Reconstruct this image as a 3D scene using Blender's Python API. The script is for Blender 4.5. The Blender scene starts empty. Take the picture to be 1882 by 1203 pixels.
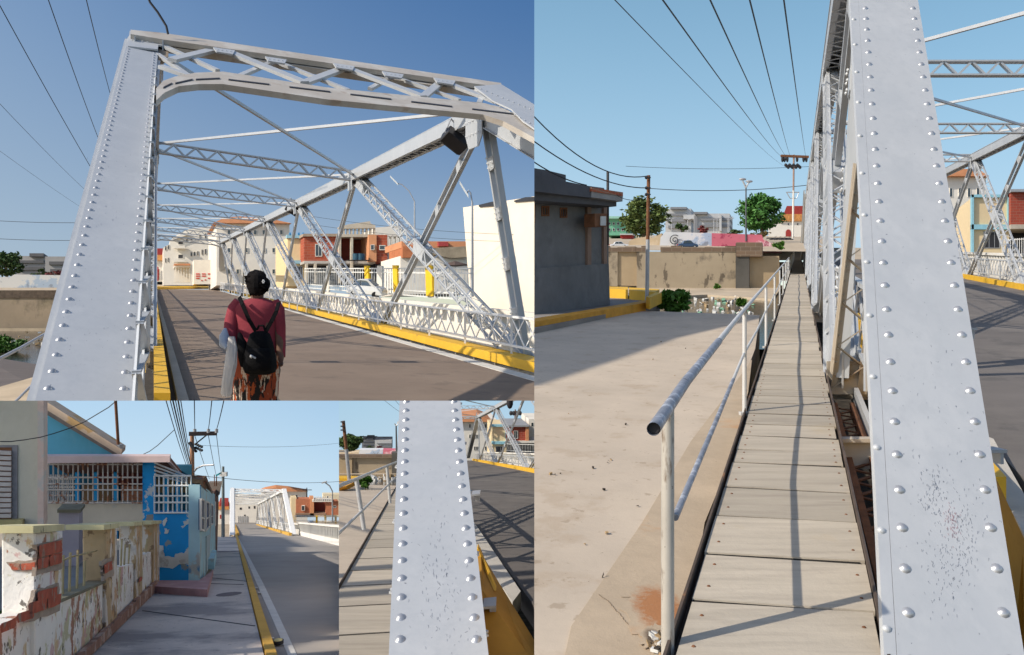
import bpy, bmesh, math, random
from mathutils import Vector, Matrix
random.seed(7)
PI = math.pi
# ---------------------------------------------------------------- camera, sky light, sun, exposure
scene = bpy.context.scene
F, CX, CY, EYE = 1500.0, 941.0, 601.5, 1.6      # focal length and centre in photo pixels, eye height
cam_data = bpy.data.cameras.new('camera')
cam_data.sensor_width = 36.0
cam_data.lens = 36.0 * F / 1882.0
cam_data.clip_start = 0.05
cam_data.clip_end = 20000
cam = bpy.data.objects.new('camera', cam_data)
cam.location = (0, 0, EYE)
cam.rotation_euler = (PI / 2, 0, 0)
scene.collection.objects.link(cam)
scene.camera = cam
SUN_DIR = Vector((0.74, 0.33, -0.59)).normalized()   # the way the light travels
SUN_EL = math.asin(-SUN_DIR.z)
SUN_AZ = math.atan2(-SUN_DIR.x, -SUN_DIR.y)
world = bpy.data.worlds.new('World')
scene.world = world
world.use_nodes = True
wn = world.node_tree.nodes
wl = world.node_tree.links
bg = wn['Background']
st = wn.new('ShaderNodeTexSky')
st.sky_type = 'NISHITA'
st.sun_disc = False
st.sun_elevation = SUN_EL
st.sun_rotation = SUN_AZ
wl.new(st.outputs[0], bg.inputs[0])
bg.inputs[1].default_value = 0.15
sd = bpy.data.lights.new('sun', 'SUN')
sd.energy = 3.9
sd.angle = math.radians(0.5)
sd.color = (1.0, 0.90, 0.76)
sun = bpy.data.objects.new('sun', sd)
sun.rotation_euler = SUN_DIR.to_track_quat('-Z', 'Y').to_euler()
sun.location = (-60, -30, 60)
scene.collection.objects.link(sun)
vs = scene.view_settings
vs.view_transform = 'Standard'
vs.look = 'None'
vs.gamma = 1
vs.exposure = 0.15
scene.cycles.max_bounces = 5
scene.cycles.diffuse_bounces = 3

# ---------------------------------------------------------------- placing
K = 1.0            # metres per unit of the district being built
YH, ROLL, X0 = 452.0, 0.0, 941.0
CLIPS = []
XD = Vector((0, 1, 0))   # direction the streets of the district run
def district(k, yh, roll=0.0, x0=941.0, clips=()):
    """start a district: unit size, the line its ground rises or falls to, and where its plot is cut off"""
    global K, YH, ROLL, X0, CLIPS
    K, YH, ROLL, X0 = k, yh, roll, x0
    CLIPS = list(clips)
    XD.y = 1; XD.x = 0; XD.z = 0
def at(x, y, d):
    return Vector(((x - CX) / F * d * K, d * K, EYE - (y - CY) / F * d * K))
def gd(x, y, lvl=1.6):
    return F * lvl / (y - YH - ROLL * (x - X0))
def gnd(x, y, lvl=1.6):
    return at(x, y, gd(x, y, lvl))
def gy(x, d, lvl=1.6):
    return YH + ROLL * (x - X0) + F * lvl / d
class Pl:
    """a vertical or slanting plane in the district; hit(x, y) is where the sight line of a photo point meets it"""
    def __init__(s, a, b, c=None):
        s.p = a
        s.n = (b - a).cross((c - a) if c is not None else Vector((0, 0, 1))).normalized()
        if s.n.y > 0: s.n = -s.n
    def hit(s, x, y, off=0.0):
        o = Vector((0, 0, EYE)); r = at(x, y, 1) - o
        t = ((s.p + s.n * off * K) - o).dot(s.n) / r.dot(s.n)
        return o + r * t
V = Vector
UP = V((0, 0, 1))

class MB:
    def __init__(s): s.v = []; s.f = []; s.smooth = False
    def add(s, vs, fs):
        o = len(s.v); s.v += [V(p) for p in vs]; s.f += [[i + o for i in f] for f in fs]; return s
    def hexa(s, a, b):
        """two matching quads (lists of 4) joined"""
        return s.add(a + b, [(3, 2, 1, 0), (4, 5, 6, 7), (0, 1, 5, 4), (1, 2, 6, 5), (2, 3, 7, 6), (3, 0, 4, 7)])
    def box(s, c, x, y, z):
        """centre and three half vectors"""
        c = V(c); q = [c - x - y, c + x - y, c + x + y, c - x + y]
        return s.hexa([p - z for p in q], [p + z for p in q])
    def aabb(s, lo, hi):
        c = [(a + b) / 2 for a, b in zip(lo, hi)]; h = [(b - a) / 2 for a, b in zip(lo, hi)]
        return s.box(c, V((h[0], 0, 0)), V((0, h[1], 0)), V((0, 0, h[2])))
    def beam(s, a, b, w, h, side=None):
        a = V(a); b = V(b); d = (b - a)
        if d.length < 1e-6: return s
        d.normalize(); u = V(side) if side is not None else (UP if abs(d.z) < .95 else V((1, 0, 0)))
        r = d.cross(u)
        if r.length < 1e-4: r = d.cross(V((0, 1, 0)))
        r.normalize(); u = r.cross(d).normalized()
        return s.box((a + b) / 2, r * w * K / 2, (b - a) / 2, u * h * K / 2)
    def prism(s, pts, ext):
        n = len(pts); pts = [V(p) for p in pts]; ext = V(ext)
        nr = V((0, 0, 0))
        for i in range(n): nr += (pts[i] - pts[0]).cross(pts[(i + 1) % n] - pts[0])
        if nr.dot(ext) > 0: pts = pts[::-1]
        return s.add(pts + [p + ext for p in pts], [list(range(n)), list(range(2 * n - 1, n - 1, -1))] + [((i + 1) % n, i, i + n, (i + 1) % n + n) for i in range(n)])
    def sheet(s, pts):
        n = len(pts)
        nr = V((0, 0, 0))
        for i in range(n): nr += (pts[i] - pts[0]).cross(pts[(i + 1) % n] - pts[0])
        if nr.z < 0: pts = pts[::-1]
        return s.add(pts, [list(range(n))])
    def tube(s, pts, r, n=8, r2=None, caps=True):
        pts = [V(p) for p in pts]; m = len(pts); vs = []; fs = []
        prev = None
        for i, p in enumerate(pts):
            t = (pts[min(i + 1, m - 1)] - pts[max(i - 1, 0)]).normalized()
            if prev is None:
                a = t.cross(UP)
                if a.length < .05: a = t.cross(V((1, 0, 0)))
                a.normalize()
            else:
                a = (prev - t * prev.dot(t)).normalized()
            prev = a; b = t.cross(a)
            rr = (r if r2 is None else r + (r2 - r) * i / (m - 1)) * K
            for j in range(n):
                q = 2 * PI * j / n
                vs.append(p + a * math.cos(q) * rr + b * math.sin(q) * rr)
        for i in range(m - 1):
            for j in range(n):
                fs.append((i * n + j, i * n + (j + 1) % n, (i + 1) * n + (j + 1) % n, (i + 1) * n + j))
        if caps: fs += [list(range(n))[::-1], list(range((m - 1) * n, m * n))]
        s.smooth = True
        return s.add(vs, fs)
    def loft(s, rings, caps=True):
        n = len(rings[0]); m = len(rings); fs = []
        for i in range(m - 1):
            for j in range(n):
                fs.append((i * n + j, i * n + (j + 1) % n, (i + 1) * n + (j + 1) % n, (i + 1) * n + j))
        if caps: fs += [list(range(n))[::-1], list(range((m - 1) * n, m * n))]
        s.smooth = True
        return s.add([p for r in rings for p in r], fs)
    def dome(s, c, nrm, r, n=8):
        nrm = nrm.normalized(); a = nrm.cross(V((.3, .2, 1))).normalized(); b = nrm.cross(a); r = r * K
        rings = [[c + (a * math.cos(2 * PI * j / n) + b * math.sin(2 * PI * j / n)) * r * q + nrm * r * h for j in range(n)] for q, h in ((1.25, 0), (.97, .3), (.62, .62))]
        o = len(s.v); s.loft(rings, False); s.v.append(c + nrm * r * .74)
        t = len(s.v) - 1
        for j in range(n): s.f.append([o + 2 * n + j, o + 2 * n + (j + 1) % n, t])
        return s
    def blob(s, c, rx, ry, rz, n=10, m=6, j=0.0):
        rings = []
        for i in range(m + 1):
            q = PI * (i + .02) / (m + .04)
            rings.append([V(c) + V((math.cos(2 * PI * k / n) * math.sin(q) * rx, math.sin(2 * PI * k / n) * math.sin(q) * ry, math.cos(q) * rz)) * K * (1 + random.uniform(-j, j)) for k in range(n)])
        return s.loft(rings)
    def leaves(s, c, rx, ry, rz, n, size, squash=.5):
        """leaf-sized faces spread through an uneven volume"""
        cl = []
        for _ in range(max(7, n // 90)):
            while True:
                q = V((random.uniform(-1, 1), random.uniform(-1, 1), random.uniform(-1, 1)))
                if q.length < 1: break
            q = q.normalized() * (q.length ** .5)
            cl.append((q, random.uniform(.10, .30)))
        for i in range(n):
            q, r = cl[i % len(cl)]
            g = V((random.gauss(0, .5), random.gauss(0, .5), random.gauss(0, .4))) * r * 1.3
            p = q * .86 + g
            p = V(c) + V((p.x * rx, p.y * ry, p.z * rz)) * K
            a = V((random.gauss(0, 1), random.gauss(0, 1), random.gauss(0, squash))).normalized() * size * K * random.uniform(.5, 1.2)
            b = a.cross(V((random.gauss(0, 1), random.gauss(0, 1), random.gauss(0, 1)))).normalized() * a.length * .5
            s.add([p - a, p + b, p + a, p - b], [(0, 1, 2, 3)])
        return s
    def build(s, name, mat, parent=None, bevel=0, label=None):
        me = bpy.data.meshes.new(name)
        if not s.v: s.v = [V((0, 0, 0))]
        zmin = min(p.z for p in s.v)
        if parent is not None: org = parent['_o']; org = V(org)
        else:
            org = V((sum(p.x for p in s.v) / len(s.v), sum(p.y for p in s.v) / len(s.v), zmin))
        me.from_pydata([tuple(p - org) for p in s.v], [], s.f)
        me.update()
        cl = [(co, no) for co, no in CLIPS if any((p - co).dot(no) > 1e-4 * K for p in s.v)]
        if cl:
            bm = bmesh.new(); bm.from_mesh(me)
            for co, no in cl:
                r = bmesh.ops.bisect_plane(bm, geom=bm.verts[:] + bm.edges[:] + bm.faces[:], dist=1e-6, plane_co=co - org, plane_no=no, clear_outer=True)
                ed = [g for g in r['geom_cut'] if isinstance(g, bmesh.types.BMEdge)]
                if ed and len(ed) < 400:
                    try: bmesh.ops.holes_fill(bm, edges=ed, sides=0)
                    except Exception: pass
            bm.to_mesh(me); bm.free()
            if not len(me.polygons):
                bpy.data.meshes.remove(me); return None
        if s.smooth: 
            me.polygons.foreach_set('use_smooth', [True] * len(me.polygons))
            try: me.set_sharp_from_angle(angle=math.radians(50))
            except Exception: pass
        me.materials.append(mat)
        o = bpy.data.objects.new(name, me)
        scene.collection.objects.link(o)
        if parent is not None:
            o.parent = parent
            p2 = parent
        else: o.location = org
        o['_o'] = list(org)
        if label: o['label'] = label
        if bevel:
            m = o.modifiers.new('bevel', 'BEVEL'); m.width = bevel * K; m.segments = 1; m.limit_method = 'ANGLE'
        return o
def tag(o, label, cat, group=None):
    if o is None: return o
    o['label'] = label; o['category'] = cat
    if group: o['group'] = group
    return o
def kind(o, k='structure'):
    if o is not None: o['kind'] = k
    return o
def thing(name, loc, label, cat, group=None):
    o = bpy.data.objects.new(name, None); o.empty_display_size = .1
    scene.collection.objects.link(o); o.location = loc; o['_o'] = list(loc)
    return tag(o, label, cat, group)
def frame_plane(x=None, y=None, sgn=1):
    """plot boundary: the upright (x) or level (y) plane that ends a district; sgn=+1 keeps the smaller photo coordinate"""
    c = V((0, 0, EYE))
    if x is not None: n = V((1, -(x - CX) / F, 0)) * sgn
    else: n = V((0, -(y - CY) / F, -1)) * sgn
    return (c, n.normalized())

# ---------------------------------------------------------------- materials
MATS = {}
def ramp(n, stops):
    e = n.color_ramp.elements
    while len(e) < len(stops): e.new(.5)
    for q, (p, c) in zip(e, stops):
        q.position = p; q.color = (c[0], c[1], c[2], 1) if len(c) > 2 else (c[0],) * 3 + (1,)
def mat(name, col, rough=.8, metal=0, var=.12, scale=3.0, spots=None, bump=.0, bscale=None, stretch=(1, 1, 1), spec=.35, layers=(), trans=None):
    """base colour with broad unevenness, optional dirt/chips layers: (colour, scale, threshold, softness, strength[, stretch])"""
    key = (name, K)
    if key in MATS: return MATS[key]
    m = bpy.data.materials.new(name); m.use_nodes = True
    nt = m.node_tree; N = nt.nodes; L = nt.links
    b = N['Principled BSDF']
    b.inputs['Roughness'].default_value = rough; b.inputs['Metallic'].default_value = metal
    b.inputs['Specular IOR Level'].default_value = spec
    tc = N.new('ShaderNodeTexCoord')
    def noise(sc, det=5, rg=.6, stretch=(1, 1, 1)):
        mp = N.new('ShaderNodeMapping'); mp.inputs['Scale'].default_value = [q / K for q in stretch]
        L.new(tc.outputs['Object'], mp.inputs[0])
        n = N.new('ShaderNodeTexNoise'); n.inputs['Scale'].default_value = sc; n.inputs['Detail'].default_value = det; n.inputs['Roughness'].default_value = rg
        L.new(mp.outputs[0], n.inputs['Vector']); return n
    n = noise(scale, 6, .65, stretch)
    r = N.new('ShaderNodeValToRGB')
    ramp(r, [(.3, [c * (1 - var) for c in col]), (.7, [min(1, c * (1 + var)) for c in col])])
    L.new(n.outputs[0], r.inputs[0]); out = r.outputs[0]
    for ly in layers:
        c, sc, th, soft, stg = ly[:5]; sst = ly[5] if len(ly) > 5 else (1, 1, 1)
        n2 = noise(sc, 8, .62, sst)
        r2 = N.new('ShaderNodeValToRGB'); ramp(r2, [(th, (0, 0, 0)), (min(1, th + soft), (stg, stg, stg))])
        L.new(n2.outputs[0], r2.inputs[0])
        mx = N.new('ShaderNodeMix'); mx.data_type = 'RGBA'
        L.new(r2.outputs[0], mx.inputs[0]); L.new(out, mx.inputs[6]); mx.inputs[7].default_value = (*c, 1)
        out = mx.outputs[2]
    L.new(out, b.inputs['Base Color'])
    if bump:
        n3 = noise(bscale or scale * 8, 6, .7)
        bp = N.new('ShaderNodeBump'); bp.inputs['Strength'].default_value = bump; bp.inputs['Distance'].default_value = .02 * K
        L.new(n3.outputs[0], bp.inputs['Height']); L.new(bp.outputs[0], b.inputs['Normal'])
    if trans:
        b.inputs['Transmission Weight'].default_value = trans
    MATS[key] = m
    return m
def vary(m, lo, hi):
    """each object made of this material is a little lighter or darker than the next"""
    N = m.node_tree.nodes; L = m.node_tree.links; b = N['Principled BSDF']; src = b.inputs['Base Color'].links[0].from_socket
    oi = N.new('ShaderNodeObjectInfo'); mr = N.new('ShaderNodeMapRange'); mr.inputs[3].default_value = lo; mr.inputs[4].default_value = hi
    L.new(oi.outputs['Random'], mr.inputs[0]); hs = N.new('ShaderNodeHueSaturation'); L.new(mr.outputs[0], hs.inputs['Value']); L.new(src, hs.inputs['Color']); L.new(hs.outputs[0], b.inputs['Base Color'])
    return m
def brickmat(name, c1, c2, mortar, bw=.25, bh=.09, rough=.9, scale=1, axis='x'):
    key = (name, K)
    if key in MATS: return MATS[key]
    m = mat(name, c1, rough)
    N = m.node_tree.nodes; L = m.node_tree.links; b = N['Principled BSDF']
    tc = N.new('ShaderNodeTexCoord'); sp = N.new('ShaderNodeSeparateXYZ'); cb = N.new('ShaderNodeCombineXYZ')
    L.new(tc.outputs['Object'], sp.inputs[0])
    ad = N.new('ShaderNodeMath'); ad.operation = 'ADD'
    L.new(sp.outputs[0], ad.inputs[0]); L.new(sp.outputs[1], ad.inputs[1])
    L.new(ad.outputs[0], cb.inputs[0]); L.new(sp.outputs[2], cb.inputs[1])
    t = N.new('ShaderNodeTexBrick'); t.inputs['Scale'].default_value = 1 / K
    t.inputs['Brick Width'].default_value = bw; t.inputs['Row Height'].default_value = bh; t.inputs['Mortar Size'].default_value = .012
    t.inputs['Color1'].default_value = (*c1, 1); t.inputs['Color2'].default_value = (*c2, 1); t.inputs['Mortar'].default_value = (*mortar, 1)
    L.new(cb.outputs[0], t.inputs[0])
    src = b.inputs['Base Color'].links[0].from_socket
    mx = N.new('ShaderNodeMix'); mx.data_type = 'RGBA'; mx.blend_type = 'MIX'; mx.inputs[0].default_value = .8
    L.new(src, mx.inputs[6]); L.new(t.outputs[0], mx.inputs[7]); L.new(mx.outputs[2], b.inputs['Base Color'])
    return m
def skymat(name, dist, haze, a, b=0.0, tint=(1, 1, 1), strength=.2, lift=.2, rot=-110):
    """daylight sky seen from a district: Nishita sky, thickening to haze near that district's horizon and towards the sun"""
    m = bpy.data.materials.new(name); m.use_nodes = True
    N = m.node_tree.nodes; L = m.node_tree.links
    for q in list(N): N.remove(q)
    o = N.new('ShaderNodeOutputMaterial'); e = N.new('ShaderNodeEmission'); e.inputs[1].default_value = 1
    s = N.new('ShaderNodeTexSky'); s.sky_type = 'NISHITA'; s.sun_disc = False
    s.sun_elevation = SUN_EL; s.sun_rotation = math.radians(rot)
    g = N.new('ShaderNodeNewGeometry'); mp = N.new('ShaderNodeMapping')
    D = dist * K; zh = EYE + (CY - YH) / F * D
    mp.inputs['Location'].default_value = (0, 0, -zh); 
    L.new(g.outputs['Position'], mp.inputs[0])
    nz = N.new('ShaderNodeVectorMath'); nz.operation = 'NORMALIZE'; L.new(mp.outputs[0], nz.inputs[0])
    up = N.new('ShaderNodeVectorMath'); up.operation = 'ADD'; up.inputs[1].default_value = (0, 0, lift); L.new(nz.outputs[0], up.inputs[0])
    n2 = N.new('ShaderNodeVectorMath'); n2.operation = 'NORMALIZE'; L.new(up.outputs[0], n2.inputs[0]); L.new(n2.outputs[0], s.inputs[0])
    wb = N.new('ShaderNodeMix'); wb.data_type = 'RGBA'; wb.blend_type = 'MULTIPLY'; wb.inputs[0].default_value = 1; wb.inputs[7].default_value = (*[t * strength for t in tint], 1)
    L.new(s.outputs[0], wb.inputs[6])
    sp = N.new('ShaderNodeSeparateXYZ'); L.new(nz.outputs[0], sp.inputs[0])
    def math_(op, x, y):
        n = N.new('ShaderNodeMath'); n.operation = op
        for k, v in enumerate((x, y)):
            if hasattr(v, 'is_linked') or not isinstance(v, (int, float)): L.new(v, n.inputs[k])
            else: n.inputs[k].default_value = v
        return n.outputs[0]
    k = math_('ADD', math_('MULTIPLY', sp.outputs[0], b), a)
    od = math_('MULTIPLY', math_('MAXIMUM', sp.outputs[2], 0.0), k)
    f = math_('POWER', 2.71828, math_('MULTIPLY', od, -1.0))
    mx = N.new('ShaderNodeMix'); mx.data_type = 'RGBA'; mx.clamp_factor = True
    L.new(f, mx.inputs[0]); L.new(wb.outputs[2], mx.inputs[6]); mx.inputs[7].default_value = (*haze, 1)
    L.new(mx.outputs[2], e.inputs[0]); L.new(e.outputs[0], o.inputs[0])
    return m
def sky_backdrop(x0, y0, x1, y1, dist, material, bow=.12):
    """the sky of a district: a tall bowed sheet far behind it"""
    q = MB(); n = 12; vs = []; fs = []
    for i in range(n + 1):
        u = i / n; x = x0 + (x1 - x0) * u
        d = dist * (1 + bow * math.sin(PI * u))
        for y in (y0, y1): vs.append(at(x, y, d))
    for i in range(n): fs.append((2 * i, 2 * i + 1, 2 * i + 3, 2 * i + 2))
    q.add(vs, fs); q.smooth = True
    return kind(q.build('sky', material))

# ---------------------------------------------------------------- bridge ironwork
def rivm(): return mat('rivet_silver', (.47, .48, .50), .32, .55, .1, 20)
def silver(): return mat('silver_paint', (.49, .51, .53), .45, .18, .04, 1.0, bump=.06, bscale=24, spec=.5, stretch=(1, 1, .35),
    layers=[((.39, .42, .455), 1.6, .46, .25, .5, (1, 1, .25)), ((.43, .455, .48), 16, .50, .12, .4, (1, 1, .06)), ((.56, .575, .59), 5, .54, .12, .35, (1, 1, .12)), ((.08, .09, .12), 34, .69, .02, .8, (1, 1, .45))])
def whitepaint(): return mat('white_paint', (.70, .71, .72), .5, .1, .06, 2, spec=.5, layers=[((.45, .40, .34), 1.2, .6, .2, .5), ((.22, .12, .07), 9, .72, .05, .6)])
def darksteel(): return mat('dark_steel', (.035, .035, .04), .6, .2, .2, 3)
def zig(mb, a0, a1, b0, b1, pitch, w, t, cross=False):
    """lacing bars that zigzag between line a and line b"""
    L = (a1 - a0).length; n = max(2, int(round(L / (pitch * K))))
    for i in range(n):
        p, q = i / n, (i + 1) / n
        if cross:
            mb.beam(a0.lerp(a1, p), b0.lerp(b1, q), w, t); mb.beam(b0.lerp(b1, p), a0.lerp(a1, q), w, t * .8)
        elif i % 2 == 0: mb.beam(a0.lerp(a1, p), b0.lerp(b1, q), w, t)
        else: mb.beam(b0.lerp(b1, p), a0.lerp(a1, q), w, t)
def rivet_row(mb, a, b, n, nrm, r, seg=8):
    for i in range(n):
        mb.dome(a.lerp(b, (i + .5) / n), nrm, r, seg)
def big_post(parent, tl, tr, br, bl, depth, m, n=46, r=.018, legs=True):
    """inclined end post: riveted cover plate on two channels, lacing bars behind"""
    nrm = (tr - tl).cross(bl - tl).normalized()
    if nrm.y > 0: nrm = -nrm
    ax = (tr - tl).normalized()
    back = -nrm * depth * K
    q = MB().prism([tl, tr, br, bl], -nrm * .02 * K); pl = q.build('cover_plate', m, parent)
    rv = MB()
    for e, f, s in ((tl, bl, 1), (tr, br, -1)):
        rivet_row(rv, e + ax * s * .055 * K, f + ax * s * .055 * K, n, nrm, r, 10)
    rv.build('rivet_row', rivm(), parent)
    for e, f, s in ((tl, bl, 1), (tr, br, -1)):
        g = MB(); i = ax * s * .012 * K
        g.prism([e + i - nrm * .022 * K, f + i - nrm * .022 * K, f + i + back, e + i + back], ax * s * .014 * K)
        # angle legs along the front and back edges of the channel
        o = -ax * s * .004 * K
        if legs: g.beam(e + o - nrm * .07 * K, f + o - nrm * .07 * K, .014, .1, nrm)
        if legs: g.beam(e + o + back, f + o + back, .1, .014, nrm)
        if legs: rivet_row(g, e + o - nrm * .07 * K - ax * s * .008 * K, f + o - nrm * .07 * K - ax * s * .008 * K, n // 2, -ax * s, r * .8, 6)
        g.build('channel', m, parent)
    z = MB(); zig(z, tl + back, bl + back, tr + back, br + back, .34, .06, .012); z.build('lacing', m, parent)
def bridge(name, label, base, top, v, n, u=1.0, wide=.42, m=None, hide_left_post=False, far=True, left=True, lrail=False, portal=True, panel_lo=0, group='riveted truss bridge seen in the four photographs'):
    """a through truss: base[0/1], top[0/1] are the left and right joints of the first panel point"""
    m = m or silver()
    t = thing(name, base[0] - v * .9, label, 'bridge', group)
    B = lambda s, i: base[s] + v * i
    T = lambda s, i: top[s] + v * i
    ax = v.normalized(); acr = (base[1] - base[0]).normalized()
    dk = darksteel()
    for s in (0, 1):
        if s == 0 and not left: continue
        c = T(s, 0); e = T(s, n)
        w = wide * u / 2 * K; h = .17 * u * K
        q = MB()
        q.beam(c + UP * h, e + UP * h, wide * u + .04, .02 * u)
        q.beam(c - acr * w, e - acr * w, .03 * u, .34 * u); q.beam(c + acr * w, e + acr * w, .03 * u, .34 * u)
        q.beam(c - acr * w * .8 - UP * h, e - acr * w * .8 - UP * h, .12 * u, .02 * u); q.beam(c + acr * w * .8 - UP * h, e + acr * w * .8 - UP * h, .12 * u, .02 * u)
        ch = q.build('top_chord', m, t)
        z = MB(); zig(z, c - acr * w - UP * (h + .012 * K), e - acr * w - UP * (h + .012 * K), c + acr * w - UP * (h + .012 * K), e + acr * w - UP * (h + .012 * K), .42 * u, .06 * u, .012)
        if ch: z.build('chord_lacing', m, ch)
        # bottom chord below the deck
        z = MB(); c = B(s, -1) - UP * .25 * u * K; e = B(s, n + 1) - UP * .25 * u * K
        z.beam(c - acr * w * .8, e - acr * w * .8, .05 * u, .25 * u); z.beam(c + acr * w * .8, e + acr * w * .8, .05 * u, .25 * u)
        z.build('bottom_chord', m, t)
        for i in range(0, n + 1):
            j = T(s, i)
            if i < n:
                # double-angle diagonal with batten plates
                a, b = j, B(s, i + 1); d = (b - a).normalized(); p = d.cross(acr).normalized() * .13 * u * K
                q = MB(); q.beam(a + p, b + p, .11 * u, .035 * u, p); q.beam(a - p, b - p, .11 * u, .035 * u, p)
                for k in range(1, 6): q.beam(a.lerp(b, k / 6 - .012), a.lerp(b, k / 6 + .012), .1 * u, .3 * u, p)
                q.build('diagonal', m, t)
                # laced diagonal
                a, b = T(s, i + 1), B(s, i); d = (b - a).normalized(); p = d.cross(acr).normalized() * .19 * u * K; f = acr * .15 * u * K
                q = MB(); a = a.lerp(b, .03)
                for sp in (-1, 1):
                    for sf in (-1, 1):
                        c = p * sp + f * sf
                        q.beam(a + c, b + c, .07 * u, .014 * u, p); q.beam(a + c - f * sf * .2, b + c - f * sf * .2, .012 * u, .07 * u, p)
                    zig(q, a + p * sp - f, b + p * sp - f, a + p * sp + f, b + p * sp + f, .42 * u, .05 * u, .012 * u)
                zig(q, a + p - f, b + p - f, a - p - f, b - p - f, .42 * u, .014 * u, .06 * u)
                for k in (.04, .5, .96): q.beam(a.lerp(b, k - .03), a.lerp(b, k + .03), .3 * u, .4 * u, p)
                q.build('laced_diagonal', m, t)
            # gusset plates at the joints
            g = MB(); g.box(j - UP * .22 * u * K - acr * (w + .02 * K), ax * .34 * u * K, acr * .008 * K, UP * .3 * u * K); g.box(j - UP * .22 * u * K + acr * (w + .02 * K), ax * .34 * u * K, acr * .008 * K, UP * .3 * u * K)
            for k in range(6):
                for sg in (-1, 1): g.dome(j + ax * (k % 3 - 1) * .2 * u * K - UP * (.1 + .22 * (k // 3)) * u * K + acr * sg * (w + .028 * K), acr * sg, .017 * u, 6)
            g.build('gusset_plate', m, t)
            g = MB(); g.box(j - UP * .14 * u * K, ax * .2 * u * K, acr * w * .93, UP * .14 * u * K); g.build('joint_block', dk, t)
            q = MB(); b = B(s, i); q.box(b + UP * .08 * u * K, ax * .22 * u * K, acr * .012 * K, UP * .2 * u * K); q.build('base_plate', m, t)
        for i in (0, n):
            a, b = T(s, i), B(s, i); p = ax * .17 * u * K
            q = MB(); q.beam(a + p, b + p, .14 * u, .07 * u, p); q.beam(a - p, b - p, .14 * u, .07 * u, p)
            for k in range(1, 5): 
                q.beam(a.lerp(b, k / 5 - .025), a.lerp(b, k / 5 + .025), .17 * u, .36 * u, p)
                for e in range(6): q.dome(a.lerp(b, k / 5 - .02 + .02 * (e % 3)) + p * (.7 if e < 3 else -.7) - acr * .12 * u * K, -acr, .02 * u, 6)
            q.build('hanger', m, t)
    # struts and sway rods overhead
    for i in range(1, n):
        a, b = T(0, i), T(1, i); q = MB(); z = UP * .17 * u * K
        q.beam(a + z, b + z, .22 * u, .04 * u); q.beam(a - z, b - z, .22 * u, .04 * u)
        f = ax * .09 * u * K
        zig(q, a + z - f, b + z - f, a - z - f, b - z - f, .34 * u, .012, .05 * u)
        zig(q, a + z + f, b + z + f, a - z + f, b - z + f, .34 * u, .012, .05 * u)
        q.build('strut', m, t)
    for i in range(0, n):
        MB().beam(T(0, i), T(1, i + 1), .07 * u, .07 * u).build('sway_rod', m, t)
        MB().beam(T(1, i) + UP * .08 * K, T(0, i + 1) + UP * .08 * K, .07 * u, .07 * u).build('sway_rod', m, t)
    # portals and end posts
    for near in ((True, False) if far else (True,)):
        i, sg = (0, -1) if near else (n, 1)
        if near and not portal: pass
        else:
            L_, R_ = T(0, i), T(1, i)
            dn = lambda s: (B(s, i + sg) - T(s, i)).normalized() * K * u
            P = lambda x, y: (L_.lerp(R_, x)) + (dn(0).lerp(dn(1), x)) * y
            q = MB(); q.beam(P(0, 0), P(1, 0), .3 * u, .12 * u)
            pts = [(0, 1.55), (.05, 1.2), (.12, .98), (.2, .92), (.8, .92), (.88, .98), (.95, 1.2), (1, 1.55)]
            for c, e in zip(pts, pts[1:]): q.beam(P(*c), P(*e), .22 * u, .1 * u)
            for k in range(8):
                x0, x1 = k / 8, (k + 1) / 8
                q.beam(P(x0, .04 if k % 2 else .9), P(x1, .9 if k % 2 else .04), .05 * u, .07 * u)
                q.beam(P(x0, .9 if k % 2 else .04) + ax * .03 * K, P(x1, .04 if k % 2 else .9) + ax * .03 * K, .04 * u, .04 * u)
            q.build('portal_frame', m, t)
        for s in (0, 1):
            if near and s == 0 and hide_left_post: continue
            if s == 0 and not left and near: continue
            a, b = T(s, i), B(s, i + sg); d = (b - a).normalized(); nr = acr.cross(d).normalized()
            if nr.y * sg < 0: nr = -nr
            w = acr * .26 * u * K
            big_post(t, a - w + nr * .2 * u * K, a + w + nr * .2 * u * K, b + w + nr * .2 * u * K, b - w + nr * .2 * u * K, .4 * u, m, 36 if near else 8, r=.02 * u)
    return t, B, T, acr, ax
def lattice_rail(parent, a, b, lo, hi, pitch, m, name='railing', t=.035, posts=0):
    q = MB(); u = UP * K
    q.beam(a + u * hi, b + u * hi, .09, .05); q.beam(a + u * lo, b + u * lo, .06, .05)
    L = (b - a).length; n = int(L / (pitch * K))
    for i in range(n):
        p, r = i / n, (i + 1) / n
        q.beam(a.lerp(b, p) + u * lo, a.lerp(b, r) + u * hi, t * .5, t); q.beam(a.lerp(b, p) + u * hi, a.lerp(b, r) + u * lo, t * .4, t)
        if i % 4 == 0: q.beam(a.lerp(b, p), a.lerp(b, p) + u * hi, .05, .05)
    return q.build(name, m, parent)
def wire(pts, r, label, group, m=None):
    """sagging cable through points"""
    o = MB().tube(pts, r, 5).build('overhead_wire', m or mat('black_cable', (.02, .02, .025), .6))
    return tag(o, label, 'cable', group)
def sag(a, b, s, n=14):
    return [a.lerp(b, i / n) - UP * s * K * 4 * (i / n) * (1 - i / n) for i in range(n + 1)]
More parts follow.
